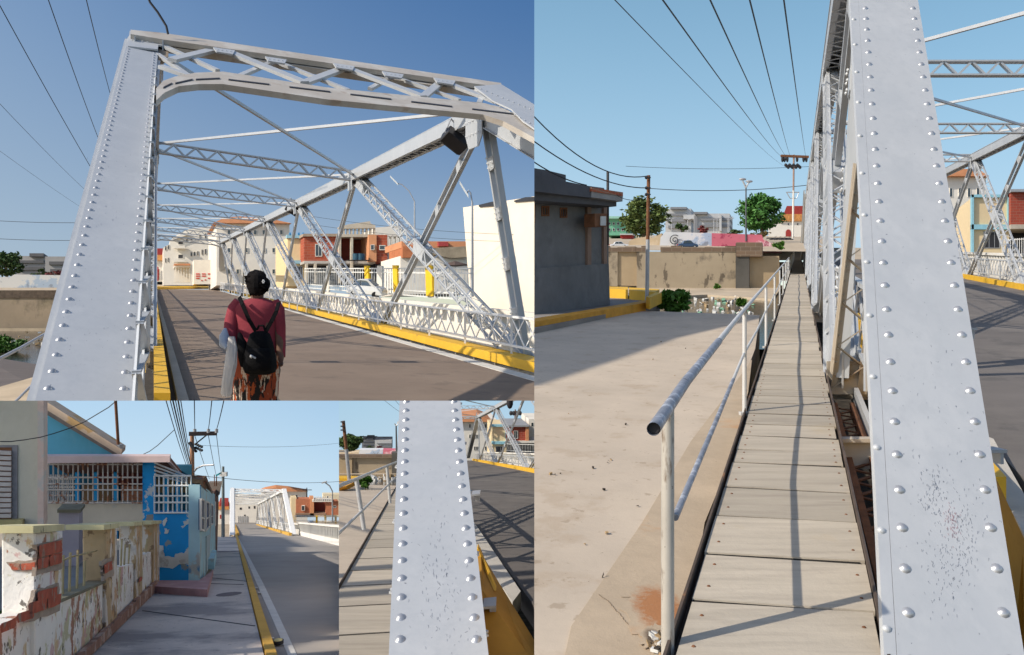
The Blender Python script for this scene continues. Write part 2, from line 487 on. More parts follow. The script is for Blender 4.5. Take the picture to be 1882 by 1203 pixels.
def tree(name, x, yb, d, w, h, trunk_h, label, leafc=(.06, .11, .03), n=2600, leaf=.09, group=None, lean=0, lowcut=.0):
    """w, h: crown width and height in photo pixels at distance d; yb is the foot"""
    g = at(x, yb, d); px = d / F
    t = thing(name, g, label, 'tree' if trunk_h > 4 else 'shrub', group)
    tm = mat('bark', (.10, .075, .05), .95, 0, .25, 6, bump=.3)
    cr = g + V((lean * px * K, 0, (trunk_h + h * .5) * px * K))
    q = MB(); q.tube([g - UP * .1 * K, g.lerp(cr, .25) + V((.3 * px * w * .05 * K, 0, 0)), g.lerp(cr, .5), g.lerp(cr, .9)], w * px * .045, 8, w * px * .02)
    for i in range(7):
        a = i * 2.4; e = cr + V((math.cos(a) * w * .33, math.sin(a) * w * .33, h * random.uniform(-.2, .3))) * px * K
        s0 = g.lerp(cr, .35 + .05 * i)
        q.tube([s0, s0.lerp(e, .5) + UP * px * h * .06 * K, e], w * px * .02, 5, w * px * .006)
    q.build('trunk', tm, t)
    lm = mat('leaves_%02d%02d' % (leafc[0] * 100, leafc[1] * 100), leafc, .7, 0, .45, 3.0, layers=[((leafc[0] * 2, leafc[1] * 1.7, leafc[2] * 1.5), 1.4, .5, .2, .6)])
    MB().leaves(cr, w * px * .5, w * px * .45, h * px * .5, n, leaf).build('crown', lm, t)
    return t
# ================================================================ district one: footbridge side (the tall picture on the right)
def on(plane, pts, off=0.0): return [plane.hit(x, y, off) for x, y in pts]
def rect(x0, y0, x1, y1): return [(x0, y0), (x1, y0), (x1, y1), (x0, y1)]
def front(d):
    p = Pl(at(900, 600, d), at(1000, 600, d)); p.street = True; return p
def street_dir(x, y): XD.x, XD.y, XD.z = (x - CX) / F, 1, 0
def patch(pts, lvl): return [at(x, gy(x, d, lvl), d) for x, d in pts]
def strip_box(mb, pts0, pts1, h):
    """long low solid between two ground polylines, h high"""
    for i in range(len(pts0) - 1):
        a = [pts0[i], pts0[i + 1], pts1[i + 1], pts1[i]]
        mb.hexa(a, [p + UP * h * K for p in a])
    return mb
def solid(plane, pts, thick, off=0.0, mb=None):
    return (mb or MB()).prism(on(plane, pts, off), (XD if hasattr(plane, 'street') else -plane.n) * thick * K)
def scatter(name, mats_, pts, size, label=None):
    for mi, m in enumerate(mats_):
        q = MB()
        for i, p in enumerate(pts):
            if i % len(mats_) != mi: continue
            s = size * K * random.uniform(.4, 1.3)
            a = V((random.gauss(0, 1), random.gauss(0, 1), random.gauss(0, .25))).normalized() * s
            b = V((-a.y, a.x, random.uniform(-.2, .4) * s)) * random.uniform(.4, 1)
            q.box(p + UP * s * .3, a * .5, b * .5, UP * s * random.uniform(.1, .4))
        o = kind(q.build(name, m), 'stuff')
def windows(parent, plane, rects, fm, gm, depth=.08, proud=.03, bars=0):
    for r in rects:
        x0, y0, x1, y1 = r
        a, b, c, e = on(plane, rect(*r), proud)
        w = (b - a).length; t = min(.06 * K, w * .12)
        q = MB(); d = -plane.n * (depth + proud) * K
        ux = (b - a).normalized() * t; uy = (e - a).normalized() * t
        q.prism([a, b, b + uy, a + uy], d); q.prism([e - uy, c - uy, c, e], d); q.prism([a + uy, a + uy + ux, e - uy + ux, e - uy], d); q.prism([b + uy - ux, b + uy, c - uy, c - uy - ux], d)
        for k in range(bars):
            p = a.lerp(b, (k + 1) / (bars + 1)); p2 = e.lerp(c, (k + 1) / (bars + 1))
            q.prism([p - ux * .3, p + ux * .3, p2 + ux * .3, p2 - ux * .3], d * .4)
        f = q.build('window', fm, parent)
        if f:
            g = MB(); g.prism([p + plane.n * -.02 * K for p in (a + ux + uy, b - ux + uy, c - ux - uy, e + ux - uy)], d * .3); g.build('pane', gm, f)

district(1.0, 452, clips=[frame_plane(x=982, sgn=-1)])
street_dir(1468, 450)
sky_backdrop(982, -80, 2000, 470, 900, skymat('sky_light_blue', 900, (.47, .63, .76), 4.5, .5, (.62, 1.05, 1.05), .15))
concrete = mat('lot_concrete', (.50, .42, .33), .9, 0, .12, .8, bump=.12, bscale=22, layers=[((.62, .52, .40), .5, .5, .25, .7), ((.40, .31, .22), 2.5, .55, .1, .5), ((.28, .21, .14), 9, .62, .05, .5), ((.12, .09, .07), 26, .68, .02, .8)])
soil = mat('dark_soil', (.06, .05, .04), .95, 0, .4, 2, bump=.3, layers=[((.02, .018, .015), 3, .5, .1, .9)])
yellow = mat('yellow_paint', (.72, .42, .03), .6, 0, .12, 2, layers=[((.25, .16, .06), 5, .64, .08, .7)])
greywall = mat('grey_render', (.16, .165, .17), .9, 0, .22, 1.2, bump=.1, layers=[((.07, .07, .075), 1.1, .55, .2, .7), ((.26, .25, .24), 2.2, .62, .1, .4)])
asphalt = mat('asphalt', (.15, .135, .125), .9, 0, .14, .8, bump=.15, bscale=60, layers=[((.21, .19, .17), .6, .50, .15, .6), ((.09, .085, .08), 1.3, .57, .05, .5), ((.05, .045, .045), 30, .66, .03, .5)])
white = mat('white_wall', (.74, .71, .65), .85, 0, .07, .8, layers=[((.5, .46, .4), 1.3, .62, .15, .5)])
dark = mat('dark_opening', (.03, .03, .035), .5, 0, .2, 2)
glass = mat('window_glass', (.03, .045, .06), .15, 0, .2, 2, spec=.8)
rust = mat('rusty_iron', (.20, .09, .045), .85, .2, .3, 6, bump=.2)
kind(MB().sheet(patch([(-4000, 1.2), (9000, 1.2), (3400, 60), (500, 60)], 3.3)).build('ground', soil))
# concrete lot with its broken front edge at the stream
lot = MB().prism([gnd(x, y, 1.7) for x, y in [(982, 604), (1130, 577), (1187, 571), (1218, 572), (1300, 575), (1352, 577), (1396, 579), (1388, 640), (1343, 760), (1290, 900), (1230, 1080), (1178, 1240), (900, 1240)]], -UP * 1.2)
kind(lot.build('concrete_pavement', concrete))
ramp_m = mat('worn_concrete', (.44, .35, .25), .95, 0, .15, 1.6, bump=.25, bscale=14, layers=[((.5, .22, .06), .9, .56, .12, .7), ((.12, .085, .06), 18, .68, .04, .7)])
lot2 = MB().prism([gnd(x, y, 1.694) for x, y in [(1382, 660), (1375, 720), (1340, 850), (1295, 960), (1250, 1240), (1030, 1240), (1050, 1150), (1180, 960), (1270, 810), (1335, 725)]], -UP * 1.0)
kind(lot2.build('concrete_ramp', ramp_m))
# sidewalk in front of the grey house, kerbs
side = mat('sidewalk_grey', (.24, .22, .20), .9, 0, .15, 1.5, bump=.15)
kind(MB().prism([gnd(x, y, 1.6) for x, y in [(940, 612), (1187, 562), (1213, 549), (1150, 538), (1100, 540), (940, 560)]], -UP * .8).build('sidewalk', side))
kb = MB(); strip_box(kb, [gnd(940, 620, 1.71), gnd(1060, 596, 1.71), gnd(1187, 571, 1.71)], [gnd(940, 612, 1.71), gnd(1060, 590, 1.71), gnd(1187, 566, 1.71)], .22)
tag(kb.build('kerb', mat('orange_kerb_paint', (.62, .30, .03), .7, 0, .2, 3)), 'orange yellow kerb edging the shaded pavement by the grey house', 'kerb'); kind(bpy.data.objects['kerb'])
kb = MB(); strip_box(kb, [gnd(1118, 548, 1.62), gnd(1154, 550, 1.62)], [gnd(1118, 543, 1.62), gnd(1154, 544, 1.62)], .3)
strip_box(kb, [gnd(1156, 551, 1.62), gnd(1205, 556, 1.62)], [gnd(1156, 545, 1.62), gnd(1212, 549, 1.62)], .3)
strip_box(kb, [gnd(1187, 566, 1.62), gnd(1206, 556, 1.62)], [gnd(1194, 568, 1.62), gnd(1216, 557, 1.62)], .3)
kind(kb.build('kerb', yellow))
# stream, bank, retaining wall
wat = mat('stream_water', (.035, .03, .02), .12, 0, .3, .4, spec=.6, bump=.15, bscale=5)
kind(MB().sheet(patch([(900, 19), (1500, 19), (1500, 46), (900, 46)], 2.4)).build('water', wat))
sand = mat('sand', (.45, .37, .27), .95, 0, .2, .6, bump=.2, bscale=6, layers=[((.3, .28, .14), .8, .6, .1, .5)])
kind(MB().prism([gnd(x, y, 2.3) for x, y in [(1060, 541), (1160, 538), (1215, 545), (1300, 541), (1420, 549), (1440, 524), (1060, 524)]], -UP * .6).build('river_bank', sand))
rw = front(45)
wt = thing('retaining_wall', at(1270, 528, 45), 'long stained concrete retaining wall behind the littered stream', 'wall')
wm = mat('stained_concrete', (.40, .33, .235), .95, 0, .14, .35, bump=.2, bscale=5, layers=[((.46, .38, .27), .25, .5, .1, .6), ((.06, .055, .05), .5, .53, .10, .85, (1, 1, .8)), ((.10, .08, .06), 1.9, .57, .05, .8, (1, 1, .5))])
solid(rw, rect(1170, 462, 1353, 531), .6, 0, None).build('wall_panel', wm, wt)
solid(rw, [(1060, 456), (1135, 456), (1135, 526), (1060, 522)], .6, 0, None).build('wall_panel', wm, wt)
tan = mat('tan_render', (.42, .32, .20), .95, 0, .12, .5, layers=[((.5, .42, .3), .6, .6, .1, .5)])
solid(rw, [(1135, 456), (1190, 458), (1190, 526), (1135, 524)], .5, -.1).build('wall_panel', tan, wt)
solid(rw, [(1376, 470), (1432, 470), (1432, 531), (1376, 531)], .6, -.05).build('wall_panel', tan, wt)
solid(rw, rect(1352, 447, 1377, 532), .9, .35).build('pier', mat('dark_stained_concrete', (.10, .095, .085), .95, 0, .3, .5, bump=.2), wt)
bmt = brickmat('old_brick', (.22, .15, .10), (.15, .11, .08), (.30, .25, .19), .55, .22)
q = MB(); x = 1064
while x < 1352:
    w = random.uniform(10, 26); yt = 451 + random.uniform(0, 4)
    if not 1186 < x < 1196: solid(rw, rect(x, yt, min(x + w, 1352), 462), .5, .03 + random.uniform(0, .02), q)
    x += w
q.build('brick_course', bmt, wt)
solid(rw, rect(1353, 445, 1401, 471), .7, .42).build('brick_block', bmt, wt)
# ground beyond the wall, rising to the park
kind(MB().sheet([at(900, 458, 46), at(1520, 462, 46), at(1520, 440, 110), at(1560, 434, 300), at(880, 430, 300), at(900, 436, 110)]).build('park_ground', sand))
kind(MB().sheet([at(1400, 478, 100), at(2100, 478, 100), at(2000, 455, 240), at(1400, 455, 240)]).build('plaza_ground', sand))
kind(MB().sheet(patch([(1436, 46), (1900, 46), (1900, 101), (1400, 101)], 1.95)).build('bank_ground', sand))
# painted walls of the park
def mural(name, pts, d, m, label):
    return tag(solid(front(d), pts, 1.2).build(name, m), label, 'wall')
mural('rock_wall', [(1155, 456), (1156, 443), (1166, 438), (1190, 434), (1200, 437), (1216, 428), (1217, 456)], 66, mat('beige_paint', (.55, .43, .28), .9, 0, .25, .15, layers=[((.7, .62, .5), .3, .55, .1, .8)]), 'low beige rock shaped wall left of the white mural')
mural('mural_wall', [(1212, 456), (1214, 436), (1222, 426), (1312, 428), (1312, 456)], 64, mat('blue_white_mural', (.66, .68, .70), .9, 0, .05, .1, layers=[((.28, .42, .60), .5, .52, .04, .7), ((.2, .22, .26), .9, .60, .02, .7)]), 'white mural wall with pale blue swirls behind the dark car')
mural('mural_wall', [(1308, 458), (1308, 428), (1400, 431), (1403, 440), (1436, 453), (1436, 462)], 62, mat('pink_mural', (.60, .16, .22), .9, 0, .2, .3, layers=[((.75, .60, .62), .4, .50, .06, .8), ((.3, .03, .08), .9, .56, .03, .8)]), 'pink and red mural wall right of the white mural')
q = MB()
for k in range(26):
    a = k * .45; r = 1 + k * .35
    q.beam(at(1240 + r * math.cos(a), 441 + r * math.sin(a), 63.8), at(1240 + (r + .35) * math.cos(a + .45), 441 + (r + .35) * math.sin(a + .45), 63.8), .06, .06)
tag(q.build('painted_spiral', dark), 'black spiral drawn on the white mural wall', 'mural')
# cars by the murals
def small_car(x0, y0, x1, y1, d, body, label, flip=1):
    px = d / F; w = (x1 - x0) * px; h = (y1 - y0) * px; c = at((x0 + x1) / 2, y1, d)
    t = thing('parked_car', c, label, 'car')
    P = lambda u, v, s: c + V((u * w / 2 * flip, s, v * h)) * K
    side_ = [(-1, .18), (-.98, .52), (-.6, .62), (-.42, .96), (.25, 1), (.55, .62), (.95, .5), (1, .2)]
    wd = w * .42
    q = MB(); q.smooth = False
    q.prism([P(u, v, 0) for u, v in side_], V((0, wd * K, 0))); q.build('body', body, t, bevel=.04)
    q = MB(); q.prism([P(u, v, -.02) for u, v in [(-.52, .64), (-.38, .9), (-.08, .93), (-.08, .64)]], V((0, .06 * K, 0))); q.prism([P(u, v, -.02) for u, v in [(-.02, .64), (-.02, .93), (.22, .93), (.45, .64)]], V((0, .06 * K, 0))); q.build('side_window', glass, t)
    for u in (-.62, .62):
        q = MB(); ctr = P(u, .2, -.03); r = h * .2
        q.tube([ctr, ctr + V((0, .22 * K, 0))], r, 14); wo = q.build('wheel', mat('tyre_rubber', (.02, .02, .02), .8), t)
        if wo: MB().tube([ctr - V((0, .01 * K, 0)), ctr + V((0, .05 * K, 0))], r * .6, 12).build('rim', mat('rim_metal', (.5, .5, .52), .35, .8), wo)
    for u, nm, mm in ((.97, 'headlight', mat('lamp_lens', (.7, .7, .65), .2)), (-.98, 'tail_light', mat('tail_lens', (.4, .02, .02), .3))):
        q = MB(); q.box(P(u, .48, .15 * w), V((.03 * w * K, 0, 0)), V((0, .05 * w * K, 0)), V((0, 0, .06 * h * K))); q.build(nm, mm, t)
    return t
small_car(1246, 441, 1284, 456, 58, mat('blue_car_paint', (.05, .09, .17), .3, .3, .1), 'dark blue parked car in front of the white mural')
small_car(1121, 443, 1155, 455, 62, mat('white_car_paint', (.6, .62, .65), .3, .1, .1), 'silver white car parked beside the grey house')
# trees
tree('park_tree', 1182, 440, 90, 88, 68, 8, 'broad green tree behind the rusty power pole', (.09, .13, .035), 4200, .28)
tree('park_tree', 1400, 434, 85, 78, 66, 8, 'round leafy tree beside the double street lamp', (.05, .15, .03), 5200, .26)
tree('bush', 1293, 430, 95, 26, 14, 1, 'dark red flowering bush before the long white building', (.20, .05, .05), 500, .2)
tree('bush', 1253, 430, 98, 28, 20, 1, 'small green bush left of the red bush', (.05, .09, .03), 500, .25)
tree('bush', 1350, 434, 92, 26, 12, 1, 'small green bush right of the long white building', (.05, .09, .03), 500, .2)
tree('bush', 1395, 437, 84, 34, 14, 1, 'brownish bush under the round leafy tree', (.14, .11, .04), 500, .2)
def leafy(x, y, d, w, h, label, n=1500):
    """green bush growing on the stream bank"""
    px = d / F; c = at(x, y, d)
    t = thing('bush', c, label, 'bush')
    MB().leaves(c + UP * h * px * .45 * K, w * px * .5, w * px * .4, h * px * .5, n, .11, 1).build('foliage', mat('fresh_leaves', (.07, .17, .02), .6, 0, .4, 2), t)
    q = MB()
    for k in range(6): q.tube([c, c + V((random.uniform(-.3, .3) * w * px, random.uniform(-.2, .2), h * px * .7)) * K], .015, 4)
    q.build('stem', mat('green_stem', (.08, .12, .03), .8), t); return t
leafy(1240, 573, 24, 62, 44, 'bright green bush at the edge of the littered stream', 2600)
leafy(1362, 560, 27, 18, 14, 'small dark weed clump standing in the stream', 200)
leafy(1318, 529, 43.5, 16, 8, 'dry weed tuft at the foot of the retaining wall', 150)
leafy(1432, 458, 42, 22, 20, 'dry grass tuft at the far end of the footbridge rail', 250)
wl_ = mat('pale_litter', (.6, .6, .58), .8, 0, .3, 3); bl_ = mat('brown_litter', (.35, .25, .14), .9, 0, .3, 3); gl_ = mat('green_litter', (.2, .4, .28), .7, 0, .3, 3)
pts = [gnd(random.choice([random.gauss(1275, 26), random.uniform(1225, 1400), random.uniform(1225, 1400), random.gauss(1345, 20)]), random.uniform(548, 577), 2.4) for _ in range(190)]
scatter('litter', [wl_, wl_, bl_, gl_, wl_], pts[:90], .13)
scatter('litter', [soil, bl_], [gnd(x, y, 1.695) for x, y in [(1118, 846), (1121, 849), (1117, 850), (1123, 845), (1020, 872), (1012, 871), (1030, 870), (1115, 980), (1150, 780), (1240, 690), (1110, 900), (1075, 1000), (1090, 860), (1200, 660), (1260, 640), (1215, 628), (1172, 930), (1045, 760), (1108, 1060)]], .02)
scatter('litter', [bl_, soil, wl_], [gnd(random.gauss(1212, 9), random.gauss(1183, 9), 1.66) for _ in range(60)], .03)
# long white university building, green block, far roofs
ww = mat('far_white', (.50, .51, .52), .9, 0, .08, .3); wg = mat('far_grey', (.22, .23, .25), .9, 0, .1, .3)
def block(name, label, d, parts, wins, wm_=None, cat='building', depth=8):
    pl = front(d); t = thing(name, pl.hit(*parts[0][0][-1]), label, cat)
    for pts, m, nm, off in parts: solid(pl, pts, depth, off).build(nm, m, t)
    windows(t, pl, wins, ww, dark, .3, .1)
    return t
def rows(x0, x1, ys, n, w, h): return [(x0 + (x1 - x0) * (i + .5) / n - w / 2, y, x0 + (x1 - x0) * (i + .5) / n + w / 2, y + h) for y in ys for i in range(n)]
block('campus_building', 'stepped pale grey multi storey building with dark window bands, left block', 190, [(rect(1223, 383, 1270, 432), ww, 'wall', 0), (rect(1232, 380, 1262, 384), wg, 'roof', 1), (rect(1226, 392, 1262, 396), wg, 'window_band', .5), (rect(1226, 402, 1262, 407), wg, 'window_band', .5), (rect(1228, 414, 1262, 419), wg, 'window_band', .5), (rect(1256, 394, 1276, 402), ww, 'balcony', 2)], [])
block('campus_building', 'long pale grey building with dark window bands, right block', 180, [(rect(1275, 392, 1341, 432), ww, 'wall', 0), (rect(1276, 389, 1300, 393), wg, 'roof', 1), (rect(1288, 400, 1341, 405), wg, 'window_band', .5), (rect(1288, 412, 1341, 417), wg, 'window_band', .5), (rect(1322, 394, 1326, 424), ww, 'stair_tower', 1.5), (rect(1276, 396, 1282, 430), wg, 'wall_recess', .5)], [])
block('green_building', 'low pale green building half hidden by the broad tree', 130, [(rect(1112, 400, 1150, 432), mat('green_wall', (.16, .42, .28), .9), 'wall', 0), (rect(1110, 397, 1152, 401), mat('green_trim', (.3, .55, .45), .9), 'roof', 1)], rows(1116, 1148, [408, 419], 4, 4, 5))
block('red_stall', 'low dark red stall beside the silver white car', 75, [(rect(1140, 431, 1162, 437), mat('dark_red', (.30, .03, .03), .8), 'wall', 0), (rect(1139, 429, 1163, 431), ww, 'roof', .3)], [], depth=1)
# church
ch = thing('church', at(1450, 457, 230), 'white church with red roof and tiled eaves at the end of the footbridge', 'church')
cp = front(230)
solid(cp, rect(1412, 404, 1500, 459), 8).build('wall', white, ch)
rt = mat('red_roof', (.32, .04, .035), .8, 0, .15, 2); tt = mat('orange_tiles', (.55, .25, .08), .85, 0, .35, .9, bump=.2, stretch=(3, 1, 1), layers=[((.25, .1, .04), 3, .55, .05, .7, (3, 1, .6))])
solid(cp, [(1440, 393), (1446, 378), (1500, 378), (1500, 393)], 6, .3).build('roof', rt, ch)
solid(cp, [(1431, 406), (1438, 393), (1500, 393), (1500, 406)], 6, .6).build('tiled_roof', tt, ch)
q = solid(cp, [(1444, 438), (1444, 426), (1446, 422), (1449, 421), (1452, 422), (1454, 426), (1454, 438)], .3, .1); q.build('door', rt, ch)
solid(cp, rect(1474, 430, 1479, 448), .3, .1).build('door', rt, ch)
for x in (1449, 1466): solid(cp, rect(x - 1, 410, x + 1, 413), .2, .1).build('window', dark, ch)
def motorbike(x, y, d, label):
    c = at(x, y, d); t = thing('motorbike', c, label, 'motorbike', 'motorbikes parked before the church')
    r = .3
    for dx in (-.65, .65):
        ring = [c + V((dx + r * math.cos(a * PI / 6), 0, r + r * math.sin(a * PI / 6))) * K for a in range(13)]
        MB().tube(ring, .06, 5).build('wheel', dark, t)
    q = MB(); q.tube([c + V((-.65, 0, .3)) * K, c + V((-.2, 0, .65)) * K, c + V((.35, 0, .75)) * K, c + V((.65, 0, .3)) * K], .1, 6); q.build('body', mat('bike_body', (.08, .08, .09), .4), t)
    MB().box(c + V((-.25, 0, .85)) * K, V((.4, 0, 0)), V((0, .14, 0)), V((0, 0, .06))).build('seat', dark, t)
    q = MB(); q.tube([c + V((.5, -.35, 1.05)) * K, c + V((.48, 0, 1.0)) * K, c + V((.5, .35, 1.05)) * K], .03, 5); q.build('handlebar', dark, t)
for i, x in enumerate((1418, 1427, 1436, 1444, 1451)): motorbike(x, 449.5, 105 + i * .4, ['dark parked motorbike nearest the pink ramp', 'second parked motorbike from the pink ramp', 'middle one of five motorbikes before the church', 'fourth motorbike from the pink ramp', 'parked motorbike nearest the utility pole'][i])
# grey house
hp = Pl(gnd(982, 577), gnd(1118, 560))
gh = thing('grey_house', hp.hit(1050, 570), 'unfinished dark grey rendered house with flat concrete roof', 'house')
solid(hp, [(960, 325), (1110, 345), (1118, 372), (1119, 559), (960, 580)], 4).build('wall', greywall, gh)
solid(hp, [(960, 494), (1119, 484), (1121, 560), (960, 581)], .2, .08).build('plinth', greywall, gh)
dg = mat('grey_parapet', (.09, .095, .11), .9, 0, .15, 1.5)
solid(hp, [(960, 305), (1003, 312), (1040, 321), (1040, 358), (960, 348)], 1.5, .75).build('parapet', dg, gh)
solid(hp, [(1040, 333), (1089, 343), (1089, 363), (1040, 358)], 1.5, .7).build('parapet', dg, gh)
solid(hp, [(960, 349), (1133, 370), (1133, 379), (960, 366)], 1.2, .55).build('roof_slab', dg, gh)
solid(hp, [(1087, 344), (1145, 353), (1145, 360), (1087, 351)], .5, .75).build('brick_edge', brickmat('red_brick', (.42, .12, .06), (.34, .09, .05), (.3, .24, .18)), gh)
solid(hp, [(1087, 351), (1145, 360), (1144, 370), (1087, 362)], .5, .72).build('roof_edge', mat('grey_slab', (.3, .3, .3), .9), gh)
for x0, x1 in ((1080, 1087), (1110, 1116)): solid(hp, rect(x0, 374, x1, 487), .1, .07).build('pilaster', mat('bare_concrete', (.25, .17, .13), .9, 0, .2, 2), gh)
windows(gh, hp, [(996, 378, 1010, 397), (1030, 381, 1043, 400), (978, 376, 984, 410)], rust, dark, .02, .02, 2)
ac = thing('air_conditioner', hp.hit(1104, 412), 'small boxed air conditioner set in the grey house wall', 'air conditioner')
solid(hp, rect(1093, 392, 1116, 416), .3, .55).build('casing', rust, ac); solid(hp, rect(1104, 397, 1114, 414), .02, .58).build('grille', mat('ac_grille', (.5, .52, .52), .5), ac)
MB().tube([hp.hit(1117, 315, 0), hp.hit(1117, 450, 0)], .04, 6).build('drain_pipe', dark, gh)
# poles
def pole(name, x, yb, yt, d, r, label, cat, m, lean=0, m2=None, ysplit=None):
    g = at(x, yb, d); t = thing(name, g, label, cat)
    top_ = at(x + lean, yt, d)
    if m2:
        f = (yb - ysplit) / (yb - yt); MB().tube([g, g.lerp(top_, f)], r, 10).build('pole', m, t); MB().tube([g.lerp(top_, f), top_], r * .92, 10).build('pole_top', m2, t)
    else: MB().tube([g, top_], r, 10, r * .7).build('pole', m, t)
    return t, g, top_
galv = mat('galvanised', (.42, .43, .45), .5, .4, .1, 2)
pt, pg, ptop = pole('power_pole', 1189, 556, 322, 23.3, .055, 'slim power pole rusty above and pale below by the pavement', 'pole', galv, 3, rust, 440)
q = MB()
for y in (326, 345, 357): q.beam(at(1185, y, 23.2), at(1196, y, 23.2), .03, .03); q.blob(at(1188, y, 23.1), .05, .05, .05, 6, 4)
q.build('insulator', dark, pt)
ut, ug, utop = pole('utility_pole', 1457, 459, 284, 110, .13, 'tall utility pole with crossarm beside the bridge entrance', 'pole', mat('pale_pole', (.62, .6, .56), .7), 2, mat('brown_pole', (.30, .20, .16), .8), 350)
q = MB(); q.beam(at(1435, 286, 110), at(1486, 288, 110), .3, .3); q.build('crossarm', rust, ut)
q = MB()
for x in (1438, 1442, 1447, 1465, 1477, 1482): q.blob(at(x, 292, 110), .2, .2, .45, 6, 4)
for k in range(12): q.blob(at(1444 + k * 2.4, 303 + (k % 3) * 2, 110), .22, .22, .25, 6, 4)
q.build('insulator', dark, ut)
q = MB(); q.beam(at(1445, 353, 110), at(1469, 353, 110), .12, .12); q.tube([at(1446, 354, 110), at(1452, 364, 110), at(1464, 364, 110), at(1468, 354, 110)], .06, 4); q.build('lower_crossarm', galv, ut)
lt, lg, ltop = pole('street_lamp', 1371, 443, 340, 62, .07, 'double armed street lamp left of the round tree', 'street lamp', mat('dark_pole', (.08, .09, .1), .6))
for s in (-1, 1):
    q = MB(); q.tube([at(1371, 345, 62), at(1371 + s * 3, 338, 62), at(1371 + s * 6, 332 + (s > 0) * 3, 62)], .06, 6); q.build('arm', galv, lt)
    q = MB(); q.blob(at(1371 + s * 6, 329 + (s > 0) * 4, 62), .28, .12, .1, 8, 5); q.build('lamp_head', galv, lt)
for x in (1234, 1264, 1312, 1318, 1338, 1340): 
    t, g, tp = pole('street_lamp', x, 436, 400 + (x % 7), 150, .07, {1234: 'small distant street lamp, leftmost before the stepped campus block', 1264: 'small distant street lamp between the two campus blocks', 1312: 'small distant street lamp above the pink mural, left of a pair', 1318: 'small distant street lamp above the pink mural, right of a pair', 1338: 'small distant street lamp at the long block\'s right end, left of a pair', 1340: 'small distant street lamp at the long block\'s right end, right of a pair'}[x], 'street lamp', galv); t['group'] = 'distant street lamps before the campus'
    MB().tube([tp, tp + V((.9, 0, .3))], .07, 5).build('lamp_head', galv, t)
# overhead cables
gw = 'overhead cables above the footbridge'
for i, (a, b, s) in enumerate([((1119, -12, 14), (1440, 304, 110), .3), ((1210, -12, 14), (1437, 288, 110), .3), ((1300, -12, 14), (1444, 286, 110), .3), ((1375, -12, 14), (1452, 286, 110), .2), ((1439, -12, 14), (1481, 288, 110), .2)]):
    wire(sag(at(*a), at(*b), s), .016 if i else .01, ['outermost thin cable running to the utility pole', 'second cable from the left running to the utility pole', 'middle cable running down to the utility pole', 'fourth cable running down to the utility pole', 'steepest cable beside the bridge truss'][i], gw)
for i, (a, b, s, r) in enumerate([((960, 190, 17), (1190, 323, 23.3), .5, .014), ((960, 243, 17), (1190, 345, 23.3), .3, .014), ((960, 282, 17), (1078, 340, 19), .1, .014), ((1133, 358, 20), (1190, 356, 23.3), .15, .008)]):
    wire(sag(at(*a), at(*b), s), r, ['upper sagging cable over the grey house', 'middle sagging cable over the grey house', 'short cable dropping to the grey roof', 'thin service cable between roof and rusty pole'][i], 'cables over the grey house')
wire(sag(at(1195, 346, 120), at(1500, 338, 120), .6), .05, 'faint distant cable crossing behind the poles', 'distant cables')
wire(sag(at(1150, 305, 120), at(1500, 305, 120), .4), .03, 'fainter upper cable crossing the pale sky', 'distant cables')

# footbridge: planks, edge angles, handrail
wood = mat('weathered_wood', (.46, .405, .325), .85, 0, .14, 1.0, bump=.2, bscale=18, stretch=(1, 8, 1), layers=[((.27, .23, .19), 1.5, .5, .2, .45, (1, 9, 1)), ((.45, .36, .23), .8, .6, .1, .7), ((.16, .06, .03), 7, .74, .03, .8)])
vary(wood, .84, 1.12)
def wp(off, d, h=0.0): return at(1468 + off * F / d, 452 + F * (1.6 - h) / d, d)
fb = thing('footbridge', wp(0, 3), 'narrow wooden plank footbridge running beside the silver truss', 'footbridge')
ds = [2.55, 3.1, 3.675, 4.24, 4.84, 5.42, 6.03]
while ds[-1] < 98: ds.append(ds[-1] + random.uniform(.36, .62))
far_ = MB()
for i in range(len(ds) - 1):
    g_ = random.uniform(.012, .024); a, b = ds[i] + g_, ds[i + 1] - g_
    hl = random.uniform(.002, .007); sk = .13 + random.uniform(-.03, .03)
    l, r = -.485 + random.uniform(-.008, .008), .325 + random.uniform(-.012, .012)
    quad_ = [wp(l, a, hl), wp(r, a - sk, hl + random.uniform(-.004, .004)), wp(r, b - sk, hl), wp(l, b, hl)]
    q = far_ if i >= 85 else MB()
    q.prism(quad_, -UP * .035)
    if i < 85:
        o = q.build('plank', wood, fb)
        if i < 16 and o:
            for e, g in ((l + .06, 0), (r - .05, sk)):
                for f in (.25, .75): MB().dome(wp(e, a + (b - a) * f - g, hl), UP, .008, 6).build('nail', rust, o)
o = far_.build('planks', wood, fb); kind(o, 'stuff')
ea = mat('edge_angle_iron', (.10, .075, .06), .8, .2, .3, 5, layers=[((.3, .15, .07), 4, .6, .1, .7)])
for s, e in ((-.515, 1), (.345, 1)):
    q = MB(); q.beam(wp(s, 2.5, -.01), wp(s, 98, -.01), .012, .09); q.beam(wp(s + (.02 if s < 0 else -.01), 2.5, -.055), wp(s + (.02 if s < 0 else -.01), 98, -.055), .05, .012); q.build('edge_angle', ea, fb)
MB().prism([wp(-.48, 2.4, -.002), wp(.31, 2.4, -.002), wp(.31, 98, -.002), wp(-.48, 98, -.002)], -UP * .02).build('gap_underlay', mat('black_gap', (.02, .017, .014), .95), fb)  # added black sheet just below the planks darkens the gaps like shade
q = MB()
for k in range(40): q.beam(wp(-.5, 3 + k * 2.3, -.1), wp(.33, 3 + k * 2.3 - .13, -.1), .06, .1)
q.build('cross_joist', ea, fb)
hr = thing('handrail', wp(-.525, 3.27), 'white tubular handrail with worn bluish near end along the footbridge', 'handrail')
